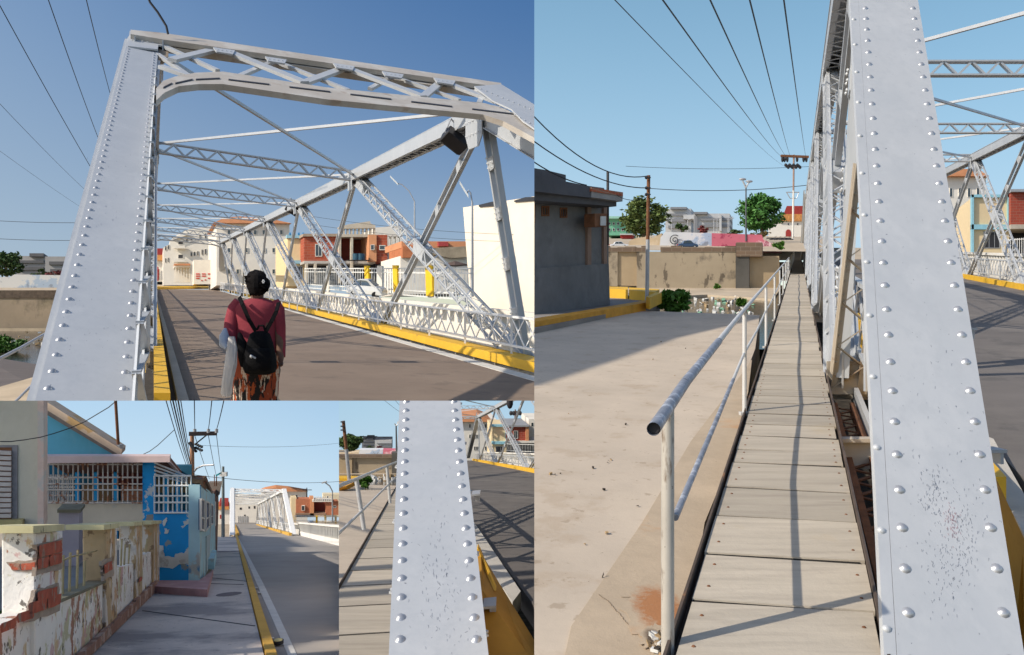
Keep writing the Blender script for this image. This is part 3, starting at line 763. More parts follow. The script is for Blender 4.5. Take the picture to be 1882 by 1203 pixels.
pipe = mat('white_pipe', (.58, .58, .57), .5, .2, .1, 3, layers=[((.35, .22, .14), 9, .66, .05, .6), ((.15, .1, .08), 20, .7, .03, .7)])
worn = mat('worn_blue_pipe', (.31, .33, .38), .5, .4, .35, 8, bump=.2, layers=[((.6, .62, .66), 16, .55, .06, .8), ((.05, .04, .04), 10, .62, .04, .8), ((.3, .10, .06), 5, .66, .04, .8)])
oldpost = mat('spotted_post', (.50, .47, .42), .55, .2, .12, 3, layers=[((.16, .10, .06), 14, .56, .12, .8, (2, 2, .5)), ((.08, .05, .03), 40, .66, .03, .8)])
posts = [3.27, 7.9, 13.1, 17.8]
while posts[-1] < 92: posts.append(posts[-1] + 4.8)
MB().tube([wp(-.50, 2.81, .97), wp(-.525, 3.8, .97), wp(-.53, 5.4, .97)], .024, 14, caps=False).build('top_rail', worn, hr)
q = MB(); ring = [wp(-.5025, 2.84, .97)]; q.tube([wp(-.5025, 2.83, .97), wp(-.5025, 2.86, .97)], .021, 14); q.build('pipe_bore', dark, hr)
MB().tube([wp(-.53, 5.4, .97), wp(-.54, 8, .97), wp(-.535, 98, .97)], .020, 10).build('top_rail', pipe, hr)
MB().tube([wp(-.5, 3.3, .503), wp(-.525, 5.2, .49), wp(-.53, 6.6, .52)], .015, 10).build('mid_rail', worn, hr)
pts = [wp(-.53, 6.6, .52)]
for i in range(1, len(posts)): pts += [wp(-.53, posts[i], .56), wp(-.53, posts[i] + 2.4, .53)]
MB().tube(pts, .014, 8).build('mid_rail', pipe, hr)
for i, d in enumerate(posts):
    q = MB(); q.tube([wp(-.525, d, -.08), wp(-.525, d, .95)], .026 if i == 0 else .0215, 14)
    if i == 0: q.build('post', oldpost, hr)
    else:
        o = q.build('post', pipe, hr)
        if o and i < 6: MB().box(wp(-.53, d, -.02), V((.04, 0, 0)), V((0, .04, 0)), V((0, 0, .015))).build('foot_plate', pipe, o)
# rust stain and scraps at the foot of the first post
def stain(name, x, y, rx, ry, m, lvl, n=40):
    q = MB(); pts = [gnd(x + rx * math.cos(a * 2 * PI / n) * random.uniform(.7, 1.1), y + ry * math.sin(a * 2 * PI / n) * random.uniform(.7, 1.1), lvl) for a in range(n)]
    q.prism(pts, -UP * .001); return kind(q.build(name, m))
def soft_stain(name, x, y, rx, ry, col, base, lvl, sc=9):
    """stain whose colour dies out into the concrete around it"""
    o = stain(name, x, y, rx * 1.5, ry * 1.5, base, lvl)
    m = base.copy(); m.name = name; o.data.materials[0] = m
    N = m.node_tree.nodes; L = m.node_tree.links; b = N['Principled BSDF']; src = b.inputs['Base Color'].links[0].from_socket
    c = gnd(x, y, lvl) - o.location; ex = (gnd(x + rx * 1.4, y, lvl) - gnd(x, y, lvl)).length; ey = (gnd(x, y - ry * 1.4, lvl) - gnd(x, y, lvl)).length
    tc = N.new('ShaderNodeTexCoord'); mp = N.new('ShaderNodeMapping'); mp.vector_type = 'TEXTURE'; mp.inputs['Location'].default_value = c; mp.inputs['Scale'].default_value = (ex, ey, 1)
    gr = N.new('ShaderNodeTexGradient'); gr.gradient_type = 'SPHERICAL'; L.new(tc.outputs['Object'], mp.inputs[0]); L.new(mp.outputs[0], gr.inputs[0])
    nz = N.new('ShaderNodeTexNoise'); nz.inputs['Scale'].default_value = sc; nz.inputs['Detail'].default_value = 8; nz.inputs['Roughness'].default_value = .7; L.new(tc.outputs['Object'], nz.inputs['Vector'])
    mu = N.new('ShaderNodeMath'); mu.operation = 'MULTIPLY'; L.new(gr.outputs[1], mu.inputs[0]); L.new(nz.outputs[0], mu.inputs[1])
    r = N.new('ShaderNodeValToRGB'); ramp(r, [(.13, (0, 0, 0)), (.30, (.9, .9, .9))]); L.new(mu.outputs[0], r.inputs[0])
    mx = N.new('ShaderNodeMix'); mx.data_type = 'RGBA'; L.new(r.outputs[0], mx.inputs[0]); L.new(src, mx.inputs[6]); mx.inputs[7].default_value = (*col, 1); L.new(mx.outputs[2], b.inputs['Base Color'])
soft_stain('rust_stain', 1212, 1118, 52, 44, (.36, .15, .055), ramp_m, 1.690, 24)
soft_stain('dirt_stain', 1200, 1170, 18, 16, (.06, .04, .03), ramp_m, 1.686)
q = MB()
for path in ([(1100, 1092), (1118, 1104), (1132, 1120), (1150, 1142), (1166, 1160)],):
    for c, e in zip(path, path[1:]):
        for k in range(7):
            f0, f1 = k / 7, (k + 1) / 7; c0_ = (c[0] + (e[0] - c[0]) * f0 + random.uniform(-1.5, 1.5), c[1] + (e[1] - c[1]) * f0)
            q.beam(gnd(*c0_, 1.692), gnd(c[0] + (e[0] - c[0]) * f1 + random.uniform(-1.5, 1.5), c[1] + (e[1] - c[1]) * f1, 1.692), .003, .002)
kind(q.build('pavement_crack', mat('crack_dirt', (.22, .17, .12), .95)))
# bridge
wd = V(((1468 - CX) / F, 1, -(452 - CY) / F))
v1 = wd * 10.3
t1, B1, T1, acr1, ax1 = bridge('truss_bridge', 'silver riveted truss bridge beside the plank footbridge', (at(1547, 690, 10), at(2743, 690, 10)), (at(1592, -210, 10), at(2788, -210, 10)), v1, 6, hide_left_post=True, far=True, portal=False)
rp = Pl(at(1560, -260, 9.6), at(1645, -260, 9.6), at(1652, 1260, 3.05))
big_post(t1, rp.hit(1562, -260), rp.hit(1645, -260), rp.hit(1892, 1260), rp.hit(1652, 1260), .05, silver(), 50, r=.0195, legs=False)
# side flange of the post with its own rivets, seen left of the cover plate
q = MB(); a0, a1 = rp.hit(1549, -260), rp.hit(1628, 1260); b0, b1 = rp.hit(1562, -260), rp.hit(1651, 1260)
q.prism([a0, b0, b1, a1], V((0, .03, -.01))); rivet_row(q, a0.lerp(b0, .3), a1.lerp(b1, .3), 22, V((-.3, -1, .3)), .015)
q.build('side_flange', silver(), t1)
def scuffs(pl, boxes, n, m, off, ln=(2, 6), parent=None):
    q = MB()
    for i in range(n):
        x0, y0, x1, y1 = random.choice(boxes); x = random.gauss((x0 + x1) / 2, (x1 - x0) / 4); y = random.gauss((y0 + y1) / 2, (y1 - y0) / 4)
        l = random.uniform(*ln); a = random.gauss(1.45, .35); w = random.uniform(.2, .55)
        dx, dy = math.cos(a) * l / 2, math.sin(a) * l / 2
        q.prism([pl.hit(x - dx, y - dy, off), pl.hit(x - dx + w, y - dy, off), pl.hit(x + dx + w * .6, y + dy, off), pl.hit(x + dx, y + dy, off)], -pl.n * .0008 * K)
    return q.build('scuff_marks', m, parent)
sc_ = mat('bare_dark_metal', (.15, .17, .21), .6, .1, .3, 10)
scuffs(rp, [(1690, 870, 1790, 1120), (1700, 950, 1800, 1130), (1690, 860, 1740, 960), (1740, 920, 1800, 1060)], 330, sc_, .0016, parent=t1)
scuffs(rp, [(1735, 930, 1765, 990)], 70, mat('reddish_scuff', (.34, .18, .20), .7), .0022, parent=t1)
scuffs(rp, [(1660, 700, 1860, 1200), (1640, 400, 1790, 1100)], 90, sc_, .0016, (1.5, 5), t1)
# laced chord and floor beams in the gap beside the planks
q = MB(); a0, a1 = at(1500, 560, 20) - UP * .35, at(1560, 790, 7.2) - UP * .3
a0, a1 = wp(.42, 9.5, -.28), wp(.46, 2.4, -.28); b0, b1 = wp(.62, 9.5, -.28), wp(.66, 2.4, -.28)
q.beam(a0, a1, .05, .12); q.beam(b0, b1, .05, .12); zig(q, a0, a1, b0, b1, .2, .04, .012); q.build('laced_bottom_chord', rust, t1)
fbm = mat('cream_steel', (.50, .44, .36), .7, 0, .15, 2, layers=[((.2, .08, .04), 5, .62, .08, .9)])
for d in (7.05, 10.2, 20.5):
    q = MB(); q.beam(wp(.33, d, -.07), wp(9, d, -.07), .16, .03); q.beam(wp(.33, d, -.19), wp(9, d, -.19), .02, .22); q.beam(wp(.33, d, -.3), wp(9, d, -.3), .16, .02); q.build('floor_beam', fbm, t1)
q = MB(); a0, b0 = at(1606, 300, 9.0), at(1556, 712, 9.9); w_ = acr1 * .17
for sg in (-1, 1): q.beam(a0 + w_ * sg, b0 + w_ * sg, .085, .014, V((0, 1, 0))); q.beam(a0 + w_ * sg * 1.2, b0 + w_ * sg * 1.2, .012, .09, V((0, 1, 0)))
zig(q, a0 - w_, b0 - w_, a0 + w_, b0 + w_, .26, .045, .012)
for k in range(16): q.dome(a0.lerp(b0, k / 16) - w_ + V((0, -.012, 0)), V((0, -1, .1)), .014, 6)
q.box(b0 + UP * .12, acr1 * .24, V((0, .01, 0)), UP * .2); q.build('laced_diagonal', mat('shade_toned_iron', (.42, .36, .28), .65, .1, .12, 2, layers=[((.25, .16, .1), 4, .58, .06, .6)]), t1)  # beige puts the member's shaded look into its colour
# road, kerb and ledge on the bridge
rdl = lambda off, d, h=0.0: wp(off, d, h)
kind(MB().prism([rdl(1.55, 3.2), rdl(9, 3.2), rdl(8.1, 100), rdl(1.55, 100)], -UP * .25).build('road', asphalt))
kb = MB(); strip_box(kb, [rdl(8.15, 6, -.02), rdl(8.1, 100, -.02)], [rdl(8.4, 6, -.02), rdl(8.35, 100, -.02)], .22); kind(kb.build('kerb', yellow))
kb = MB(); strip_box(kb, [rdl(1.05, 4.6, -.25), rdl(1.0, 96, -.25)], [rdl(1.17, 4.6, -.25), rdl(1.12, 96, -.25)], .55); kind(kb.build('kerb', yellow))
ledge = mat('pale_ledge', (.50, .47, .42), .95, 0, .12, 2, bump=.25, bscale=18, layers=[((.1, .09, .08), 16, .66, .04, .7)])
kb = MB(); kb.prism([gnd(x, y, 1.5) for x, y in [(1806, 798), (1826, 806), (1892, 925), (1892, 1000), (1812, 850)]], -UP * .2); kind(kb.build('kerb_ledge', ledge))
kb = MB(); kb.prism([at(1822, 860, 4.4), at(1892, 1010, 3.6), at(1892, 1230, 3.6), at(1872, 1230, 3.6)], V((.05, .12, 0))); kind(kb.build('kerb_face', mat('ochre_paint', (.42, .22, .03), .7, 0, .2, 2)))
for x, y, d in ((1772, 604, 5.2), (1820, 826, 4.1)):
    q = MB(); c = at(x, y, d); q.box(c, V((.05, 0, 0)), V((0, .06, 0)), V((0, 0, .008))); q.box(c + V((.03, 0, -.035)), V((.008, 0, 0)), V((0, .05, 0)), V((0, 0, .03))); q.build('bracket', galv, t1)
lattice_rail(t1, rdl(8.6, 14), rdl(8.5, 95), .35, 1.0, .55, silver())
lattice_rail(t1, rdl(.75, 9), rdl(.75, 95), .3, 1.15, 1.3, silver(), t=.05)
# houses and walls seen across the road
def balustrade(name, label, a, b, h, m, n, lo=.45):
    t = thing(name, a, label, 'wall'); u = UP * K
    MB().beam(a + u * lo * h / 2, b + u * lo * h / 2, .2, lo * h).build('base_wall', m, t)
    MB().beam(a + u * (h - .06), b + u * (h - .06), .26, .12).build('coping', m, t)
    q = MB()
    for i in range(n):
        p = a.lerp(b, i / n); q.beam(p + u * lo * h, p + u * (h - .1), .12, .16, (b - a))
    q.build('baluster', m, t); return t
balustrade('balustrade_wall', 'white balustrade wall behind the far truss', rdl(10.2, 14), rdl(10, 90), 1.25, white, 130)
otile = mat('orange_roof', (.58, .26, .13), .85, 0, .2, .5, bump=.2)
t = thing('apartment_block', at(1780, 500, 95), 'white apartment block with orange roof seen through the far truss', 'building')
ap = front(95); solid(ap, rect(1732, 322, 1812, 505), 14).build('wall', white, t); solid(ap, [(1726, 323), (1752, 309), (1800, 311), (1818, 323)], 12, .8).build('roof', otile, t)
windows(t, ap, rows(1740, 1806, [345, 385, 425, 462], 4, 6, 17), white, glass, .1, .06)
MB().box(at(1752, 396, 94.5), V((.5, 0, 0)), V((0, .2, 0)), V((0, 0, .4))).build('air_conditioner', galv, t)
bluep = mat('light_blue_paint', (.28, .55, .66), .8); creamp = mat('cream_paint', (.72, .58, .36), .85, 0, .06)
t = thing('cream_house', at(1820, 500, 75), 'cream house with light blue trim beside the brick building', 'house')
ap = front(75); solid(ap, rect(1788, 362, 1855, 510), 8).build('wall', creamp, t)
q = MB(); 
for r in (rect(1786, 357, 1858, 362), rect(1786, 412, 1858, 421), rect(1852, 357, 1858, 412), rect(1786, 357, 1790, 510)): solid(ap, r, .6, .3, q)
q.build('trim', bluep, t); windows(t, ap, [(1808, 425, 1838, 456)], galv, dark, .1, .05, 2)
t = thing('brick_building', at(1868, 500, 74), 'bare red brick building at the edge of the picture', 'building')
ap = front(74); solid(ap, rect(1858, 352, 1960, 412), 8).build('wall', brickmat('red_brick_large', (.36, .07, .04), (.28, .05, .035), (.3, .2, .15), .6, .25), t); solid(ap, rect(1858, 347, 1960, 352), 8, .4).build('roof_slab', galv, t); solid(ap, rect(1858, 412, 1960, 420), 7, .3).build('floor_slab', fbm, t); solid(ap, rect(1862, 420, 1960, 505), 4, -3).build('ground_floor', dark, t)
def bar_fence(name, label, a, b, h, n, m, pillars=0, pm=None):
    t = thing(name, a, label, 'fence'); u = UP * K
    q = MB()
    for z in (.06, .5, .97): q.beam(a + u * h * z, b + u * h * z, .05, .05)
    q.build('rail', m, t); q = MB()
    for i in range(n + 1): p = a.lerp(b, i / n); q.beam(p, p + u * h, .035, .035)
    q.build('bars', m, t)
    for i in range(pillars):
        p = a.lerp(b, (i + .5) / pillars); MB().beam(p, p + u * h * 1.08, .3, .3).build('pillar', pm, t)
    return t
bar_fence('gate_fence', 'white barred gate before the brick building', at(1842, 505, 66), at(1900, 508, 60), 2.9, 14, mat('white_bars', (.72, .72, .7), .6))
# added roof, unseen to the left, outlined to cast the shade across the lot
sh = [(940, 712), (1010, 690), (1120, 655), (1215, 622), (1395, 581), (1215, 571), (1090, 578), (940, 606)]
H_ = 12.5
cp_ = []
for x, y in sh:
    p = gnd(x, y, 1.7); k = (H_ - p.z) / -SUN_DIR.z; cp_.append(p - SUN_DIR * k)
t = thing('added_shade_roof', (cp_[0].x, cp_[0].y, 0), 'unseen high flat roof on steel legs, added to shade the lot', 'canopy')
CL = CLIPS; CLIPS = []
MB().prism(cp_, UP * .3).build('roof', galv, t)
for p in cp_[:3]: MB().beam(V((p.x, p.y, -1)), V((p.x, p.y, H_)), .3, .3).build('leg', galv, t)
CLIPS = CL
# ================================================================ district two: roadway side (the wide picture at the upper left), larger and farther off
district(20.0, 505, .04, 282, clips=[frame_plane(x=982, sgn=1), frame_plane(y=736, sgn=1)])
street_dir(282, 505)
sky_backdrop(-80, -80, 982, 545, 700, skymat('sky_deep_blue', 700, (.36, .46, .55), 6.6, 7.2, (.20, .55, .86), .14, lift=.3))
white = mat('white_wall', (.72, .68, .60), .85, 0, .06, .8, layers=[((.5, .46, .4), 1.3, .62, .15, .4)])
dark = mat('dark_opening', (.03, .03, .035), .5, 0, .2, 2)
glass = mat('window_glass', (.03, .045, .06), .15, 0, .2, 2, spec=.8)
galv = mat('galvanised', (.42, .43, .45), .5, .4, .1, 2)
yellow = mat('yellow_paint', (.72, .42, .03), .6, 0, .12, 2, layers=[((.25, .16, .06), 5, .64, .08, .7)])
asphalt = mat('brown_asphalt', (.22, .165, .125), .9, 0, .12, .8, bump=.15, bscale=60, layers=[((.27, .21, .16), .5, .50, .15, .6), ((.15, .115, .09), 1.4, .57, .05, .5), ((.06, .05, .045), 22, .68, .03, .6)])
soil = mat('dark_soil', (.06, .05, .04), .95, 0, .4, 2, bump=.3)
sand = mat('sand', (.45, .36, .25), .95, 0, .2, .6, bump=.2, bscale=6)
concrete = mat('kerb_concrete', (.42, .38, .32), .95, 0, .12, 1.5, bump=.2, bscale=12, layers=[((.2, .17, .14), 6, .62, .06, .6)])
otile = mat('orange_roof', (.58, .26, .13), .85, 0, .2, .5, bump=.2)
# ground sheets
kind(MB().sheet(patch([(-900, 9), (2600, 9), (1500, 130), (-300, 130)], 6.5)).build('ground', soil))
kind(MB().sheet([at(-200, 541, 76), at(270, 541, 76), at(270, 512, 140), at(-200, 508, 140)]).build('park_ground', sand))
G = lambda x, y, lvl=1.6: gnd(x, y, lvl)
road_ = [G(281, 760), G(1010, 760), G(1010, 690), G(396, 530), G(283, 530)]
kind(MB().prism([G(287, 780), G(1040, 780), G(1040, 706), G(395, 532), G(284, 531)], -UP * 1.0).build('road', asphalt))
kind(MB().sheet([G(305, 780, 1.594), G(352, 780, 1.594), G(286, 536, 1.594), G(284, 536, 1.594)]).build('kerb_shade_strip', mat('painted_kerb_shade', (.10, .08, .07), .9, 0, .2, 3)))  # dark tone paints in the shadow gap beside the yellow kerb
kb = MB(); strip_box(kb, [G(333, 780, 1.6), G(287, 548, 1.6)], [G(356, 780, 1.6), G(289.5, 548, 1.6)], .1); kind(kb.build('kerb', concrete))
kb = MB(); strip_box(kb, [G(283, 790, 1.75), G(282, 531, 1.62)], [G(313, 790, 1.75), G(284.5, 531, 1.62)], .42); kind(kb.build('kerb', yellow))
kb = MB(); strip_box(kb, [G(1040, 700), G(395, 529.5)], [G(1040, 686), G(396, 527.5)], .2); kind(kb.build('kerb', yellow))
lm_ = mat('white_line', (.62, .60, .55), .8, 0, .15, 4)
kind(MB().prism([G(1040, 716, 1.59), G(1040, 706.5, 1.59), G(400, 532.6, 1.59), G(400, 533.2, 1.59)], -UP * .01 * K).build('white_marking', lm_))
kb = MB(); strip_box(kb, [G(284, 531.5), G(395, 530.5)], [G(284, 529.5), G(395, 528.6)], .25); kind(kb.build('kerb', yellow))
kind(MB().sheet([G(270, 529.3, 1.58), G(420, 529.3, 1.58), G(520, 520.5, 1.3), G(250, 513, 1.3)]).build('plaza_ground', sand))
# right bank ground behind the bridge up to the houses
kind(MB().sheet([G(400, 528, 1.62), G(1100, 700, 1.62), G(1300, 640, 1.62), G(520, 523, 1.62)]).build('pavement', concrete))
# bridge
wd = V(((282 - CX) / F, 1, -(505 - CY) / F)); v2 = wd * 11.65 * K
b_l, t_l = at(268, 665, 15), at(274, 86, 15); b_r, t_r = at(966, 668, 18.2), at(893, 208, 18.2)
t2, B2, T2, acr2, ax2 = bridge('truss_bridge', 'silver riveted truss bridge ahead of the walking woman', (b_l, b_r), (t_l, t_r), v2, 6, hide_left_post=True, portal=False)
sv = silver()
pp = pp0 = Pl(at(237, 66, 15), at(290, 76, 15.3), at(65, 736, 5.0))
big_post(t2, pp.hit(236, 66), pp.hit(291, 80), pp.hit(238, 800), pp.hit(48, 800), .06, sv, 60, r=.0215)
# inner laced face of the post and struts of the left truss seen beside it
q = MB(); a0, a1 = at(289, 90, 15.1), at(243, 800, 4.3); b0, b1 = at(289, 120, 16.4), at(262, 800, 4.9)
q.prism([a0, b0.lerp(a0, .75), b1.lerp(a1, .75), a1], V((-.03, .03, 0)) * K); q.prism([b0.lerp(a0, .2), b0, b1, b1.lerp(a1, .2)], V((-.03, .03, 0)) * K)
zig(q, a0, a1, b0, b1, .34, .05, .02); q.build('inner_channel', sv, t2)
# cap plate with rivets
pp = Pl(at(237, 66, 15), at(920, 160, 18.2), at(65, 736, 5.3))
cp = MB(); cp.prism([pp.hit(x, y, .03) for x, y in [(238, 56), (312, 64), (311, 84), (291, 82), (290, 90), (235, 84)]], -pp.n * .03 * K)
for x, y in [(243 + i * 9.5, 62 + i * 1.2 + j * 11) for i in range(7) for j in range(2)]: cp.dome(pp.hit(x, y, .035), pp.n, .016, 6)
cp.build('cap_plate', sv, t2)
cream = mat('cream_iron', (.46, .42, .37), .6, .15, .08, 2, layers=[((.58, .56, .52), 1.2, .5, .1, .6), ((.3, .2, .13), 3, .58, .1, .5)])
# portal: top angles, arched lower strut, lattice
PH = lambda x, y, o=0.0: pp.hit(x, y, o)
q = MB(); q.prism([PH(x, y, .12) for x, y in [(240, 54), (300, 60), (921, 152), (921, 160), (300, 72), (240, 62)]], -pp.n * .1 * K)
q.prism([PH(x, y, .0) for x, y in [(300, 74), (905, 163), (905, 172), (300, 84)]], -pp.n * .12 * K)
q.build('portal_top_beam', cream, t2)
arch_t = [(287, 162), (300, 148), (322, 140), (360, 133), (410, 131), (600, 160), (890, 189), (930, 200), (960, 216), (1010, 245)]
arch_b = [(287, 184), (302, 170), (328, 158), (365, 154), (410, 154), (600, 182), (888, 210), (925, 222), (955, 238), (1010, 268)]
q = MB()
for i in range(len(arch_t) - 1):
    q.prism([PH(*arch_t[i], .1), PH(*arch_t[i + 1], .1), PH(*arch_b[i + 1], .1), PH(*arch_b[i], .1)], -pp.n * .1 * K)
q.build('portal_arch', cream, t2)
q = MB()
for x in range(420, 880, 56 * 2): 
    y = 154 - 11 + (x - 410) * .121; q.prism([PH(x, y, .112), PH(x + 75, y + 9, .112), PH(x + 75, y + 11, .112), PH(x, y + 2, .112)], -pp.n * .02 * K)
for i in range(1, 4): q.prism([PH(arch_t[i][0], arch_t[i][1] + 11, .112), PH(arch_t[i + 1][0] - 6, arch_t[i + 1][1] + 11, .112), PH(arch_t[i + 1][0] - 6, arch_t[i + 1][1] + 13, .112), PH(arch_t[i][0], arch_t[i][1] + 13, .112)], -pp.n * .02 * K)
q.build('slot_gap', dark, t2)
q = MB()
for a, b, w, o in [((300, 84), (400, 130), .09, 0), ((316, 110), (408, 88), .16, .04), ((412, 92), (560, 152), .2, .08), ((505, 112), (440, 140), .09, 0), ((295, 122), (352, 141), .12, .05), ((505, 112), (640, 166), .1, 0), ((560, 152), (636, 124), .16, .04), ((630, 122), (778, 178), .2, .08), ((722, 140), (680, 163), .09, 0), ((722, 140), (845, 184), .1, 0), ((778, 178), (812, 150), .16, .04), ((815, 150), (960, 205), .2, .08), ((880, 190), (892, 165), .1, .03), ((876, 163), (982, 210), .12, .03), ((290, 100), (345, 138), .07, -.05)]:
    q.beam(PH(*a, o), PH(*b, o), w, .06, pp.n)
q.build('portal_lattice', sv, t2)
for x, y in ((505, 109), (720, 136), (410, 92), (630, 121), (815, 148)):
    q = MB()
    q.prism([PH(x - 18, y - 6, .13), PH(x + 22, y, .13), PH(x + 18, y + 7, .13), PH(x - 12, y + 2, .13)], -pp.n * .03 * K)
    for k in range(4): q.dome(PH(x - 10 + k * 8, y - 1 + k, .135), pp.n, .014, 6)
    q.build('portal_gusset', sv, t2)
q = MB(); q.prism([PH(x, y, -.05) for x, y in [(291, 84), (310, 86), (309, 104), (291, 107)]], -pp.n * .1 * K)
q.build('portal_gusset', mat('brown_gusset', (.24, .19, .14), .7), t2)
scuffs(pp0, [(90, 500, 230, 736), (150, 250, 260, 500)], 60, sc_, .0016, (1, 3), t2)
q = MB(); q.prism([PH(x, y, .16) for x, y in [(872, 158), (921, 154), (1004, 205), (1004, 250), (962, 222), (940, 200), (905, 184)]], -pp.n * .03 * K)
for k in range(12):
    f = k / 11; q.dome(PH(884 + 110 * f, 163 + 45 * f, .165), pp.n, .018, 6); q.dome(PH(892 + 100 * f, 180 + 56 * f, .165), pp.n, .018, 6)
q.build('corner_plate', sv, t2)
# joint plate with rivets at the right top corner
q = MB(); c = T2(1, 0)
q.prism([c + acr2 * -.3 * K + ax2 * x * K + UP * y * K for x, y in [(-.5, -.1), (-.5, -.6), (-.3, -.8), (.3, -.8), (.5, -.5), (.5, .1)]], acr2 * .02 * K)
for i in range(10): q.dome(c - acr2 * .33 * K + ax2 * (-.4 + .2 * (i % 5)) * K - UP * (.2 + .3 * (i // 5)) * K, -acr2, .02, 6)
q.build('gusset_plate', sv, t2)
lattice_rail(t2, B2(1, -.7) - acr2 * .45 * K, B2(1, 6.8) - acr2 * .45 * K, .42, 1.05, .72, whitepaint())
lattice_rail(t2, B2(0, -.55) - acr2 * .02 * K, B2(0, 6.8) - acr2 * .02 * K, .3, 1.15, 1.3, whitepaint(), t=.05)
q = MB()
for k in range(60): 
    p = B2(1, -.6 + k * .1); q.beam(p - acr2 * .1 * K, p - acr2 * .75 * K, .04, .04)
q.build('deck_bracket', cream, t2)
def floodlight(x, y, d, s, label):
    c = at(x, y, d); t = thing('floodlight', c, label, 'floodlight', 'floodlights under the top chord'); X = V((.5, .25, -.35)).normalized(); Y = V((.2, .6, .5)).normalized(); Z = X.cross(Y).normalized(); Y = Z.cross(X)
    MB().box(c, X * s * K, Y * s * .5 * K, Z * s * .6 * K).build('housing', dark, t, bevel=.02)
    MB().box(c - Z * s * .61 * K, X * s * .85 * K, Y * s * .4 * K, Z * .02 * K).build('lens', glass, t)
    q = MB(); q.tube([c + X * s * K, c + X * s * K + UP * s * 1.1 * K, c - X * s * .4 * K + UP * s * 1.5 * K], .02, 5); q.tube([c - X * s * K, c - X * s * .4 * K + UP * s * 1.5 * K], .02, 5); q.build('bracket', galv, t)
floodlight(836, 258, 19.5, .3, 'large dark floodlight hanging by the right top corner of the portal')
floodlight(538, 384, 44, .35, 'small dark floodlight farther down the bridge')
# cables
gw = 'overhead cables left of the big post'
for i, (a, b) in enumerate([((-10, -8, 30), (200, 362, 60)), ((85, -12, 30), (195, 290, 60)), ((156, -12, 30), (212, 205, 60)), ((-10, 180, 40), (180, 370, 80)), ((-10, 270, 60), (180, 400, 110))]):
    wire(sag(at(*a), at(*b), .15), .018 if i < 3 else .012, ['leftmost thick cable crossing to the big post', 'second cable crossing to the big post', 'steepest short cable beside the big post', 'thin lower cable left of the big post', 'faintest lowest cable left of the big post'][i], gw)
wire([at(x, y, 15) for x, y in [(270, -12), (276, 4), (290, 22), (300, 38), (306, 48), (309, 62)]], .022, 'curly black cable hanging onto the portal corner', gw)
for y0, y1 in ((438, 436), (405, 404)): wire(sag(at(-10, y0, 100), at(280, y1, 100), .3), .03, 'upper faint distant cable crossing left of the big post' if y0 == 405 else 'lower faint distant cable crossing left of the big post', 'distant cables left')
for y0, y1 in ((425, 432), (440, 445)): wire(sag(at(560, y0 - 30, 60), at(1000, y1, 50), .3), .012, 'upper faint cable crossing before the white house' if y0 == 425 else 'lower faint cable crossing before the white house', 'distant cables right')
# left: retaining wall, bank, bush, stream, murals, trees, buildings
lw = front(75)
t = thing('retaining_wall', at(60, 606, 75), 'stained retaining wall left of the big post', 'wall')
solid(lw, rect(-60, 546, 150, 607), 1, 0).build('wall_panel', mat('stained_concrete', (.30, .24, .17), .95, 0, .14, .35, bump=.2, bscale=5, layers=[((.40, .33, .2), .25, .5, .1, .6), ((.05, .045, .04), .3, .48, .14, .8, (1, 1, .8))]), t)
solid(lw, rect(-60, 533, 150, 547), 1, .1).build('brick_course', mat('old_brick_dark', (.10, .075, .055), .95, 0, .4, 3, bump=.4), t)
solid(lw, rect(-60, 603, 150, 612), 6, 7).build('wall_footing', sand, t)
kind(MB().sheet([at(-80, 700, 30), at(140, 700, 30), at(150, 604, 72), at(-80, 604, 72)]).build('water', mat('stream_water', (.04, .033, .022), .15, 0, .3, .4, spec=.6, bump=.15, bscale=5)))
scatter('litter', [mat('pale_litter', (.6, .6, .58), .8, 0, .3, 3), mat('brown_litter', (.35, .25, .14), .9, 0, .3, 3)], [at(random.uniform(20, 110), random.gauss(640, 14), 50) for _ in range(60)], .28)
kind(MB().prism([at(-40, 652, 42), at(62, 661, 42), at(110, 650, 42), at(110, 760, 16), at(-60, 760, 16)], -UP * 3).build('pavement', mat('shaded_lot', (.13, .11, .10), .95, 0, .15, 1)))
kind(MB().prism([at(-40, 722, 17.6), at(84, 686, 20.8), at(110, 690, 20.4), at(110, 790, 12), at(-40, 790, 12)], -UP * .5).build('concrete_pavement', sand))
px = 55 / F
t = thing('bush', at(16, 655, 44), 'bright green bush on the stream bank left of the big post', 'bush')
MB().leaves(at(12, 634, 44), 1.0, .7, .55, 2200, .1, 1).build('foliage', mat('fresh_leaves', (.06, .15, .02), .6, 0, .4, 2), t)
q = MB(); [q.tube([at(0 + k * 6, 652, 44), at(2 + k * 6, 632, 44)], .02, 4) for k in range(6)]; q.build('stem', mat('green_stem', (.08, .12, .03), .8), t)
mural_l = tag(solid(front(95), [(-60, 536), (-60, 512), (20, 508), (26, 504), (150, 506), (150, 536)], 1.2).build('mural_wall', mat('blue_white_mural', (.56, .56, .54), .9, 0, .05, .1, layers=[((.25, .36, .50), .4, .50, .04, .7), ((.2, .22, .26), .8, .58, .02, .7)])), 'white mural wall with blue blots left of the big post', 'wall')
tree('park_tree', 12, 512, 120, 60, 44, 4.5, 'dark green tree at the left edge above the mural', (.04, .08, .02), 2600, .34)
tree('bush', 105, 512, 115, 42, 16, 1, 'dark red bush beside the big post', (.16, .04, .04), 400, .3)
tree('bush', 70, 512, 117, 30, 18, 1, 'dark bush before the pale grey buildings', (.04, .07, .02), 400, .3)
ww = mat('far_white', (.34, .33, .32), .9, 0, .08, .3); wg = mat('far_grey', (.12, .12, .125), .9, 0, .1, .3)
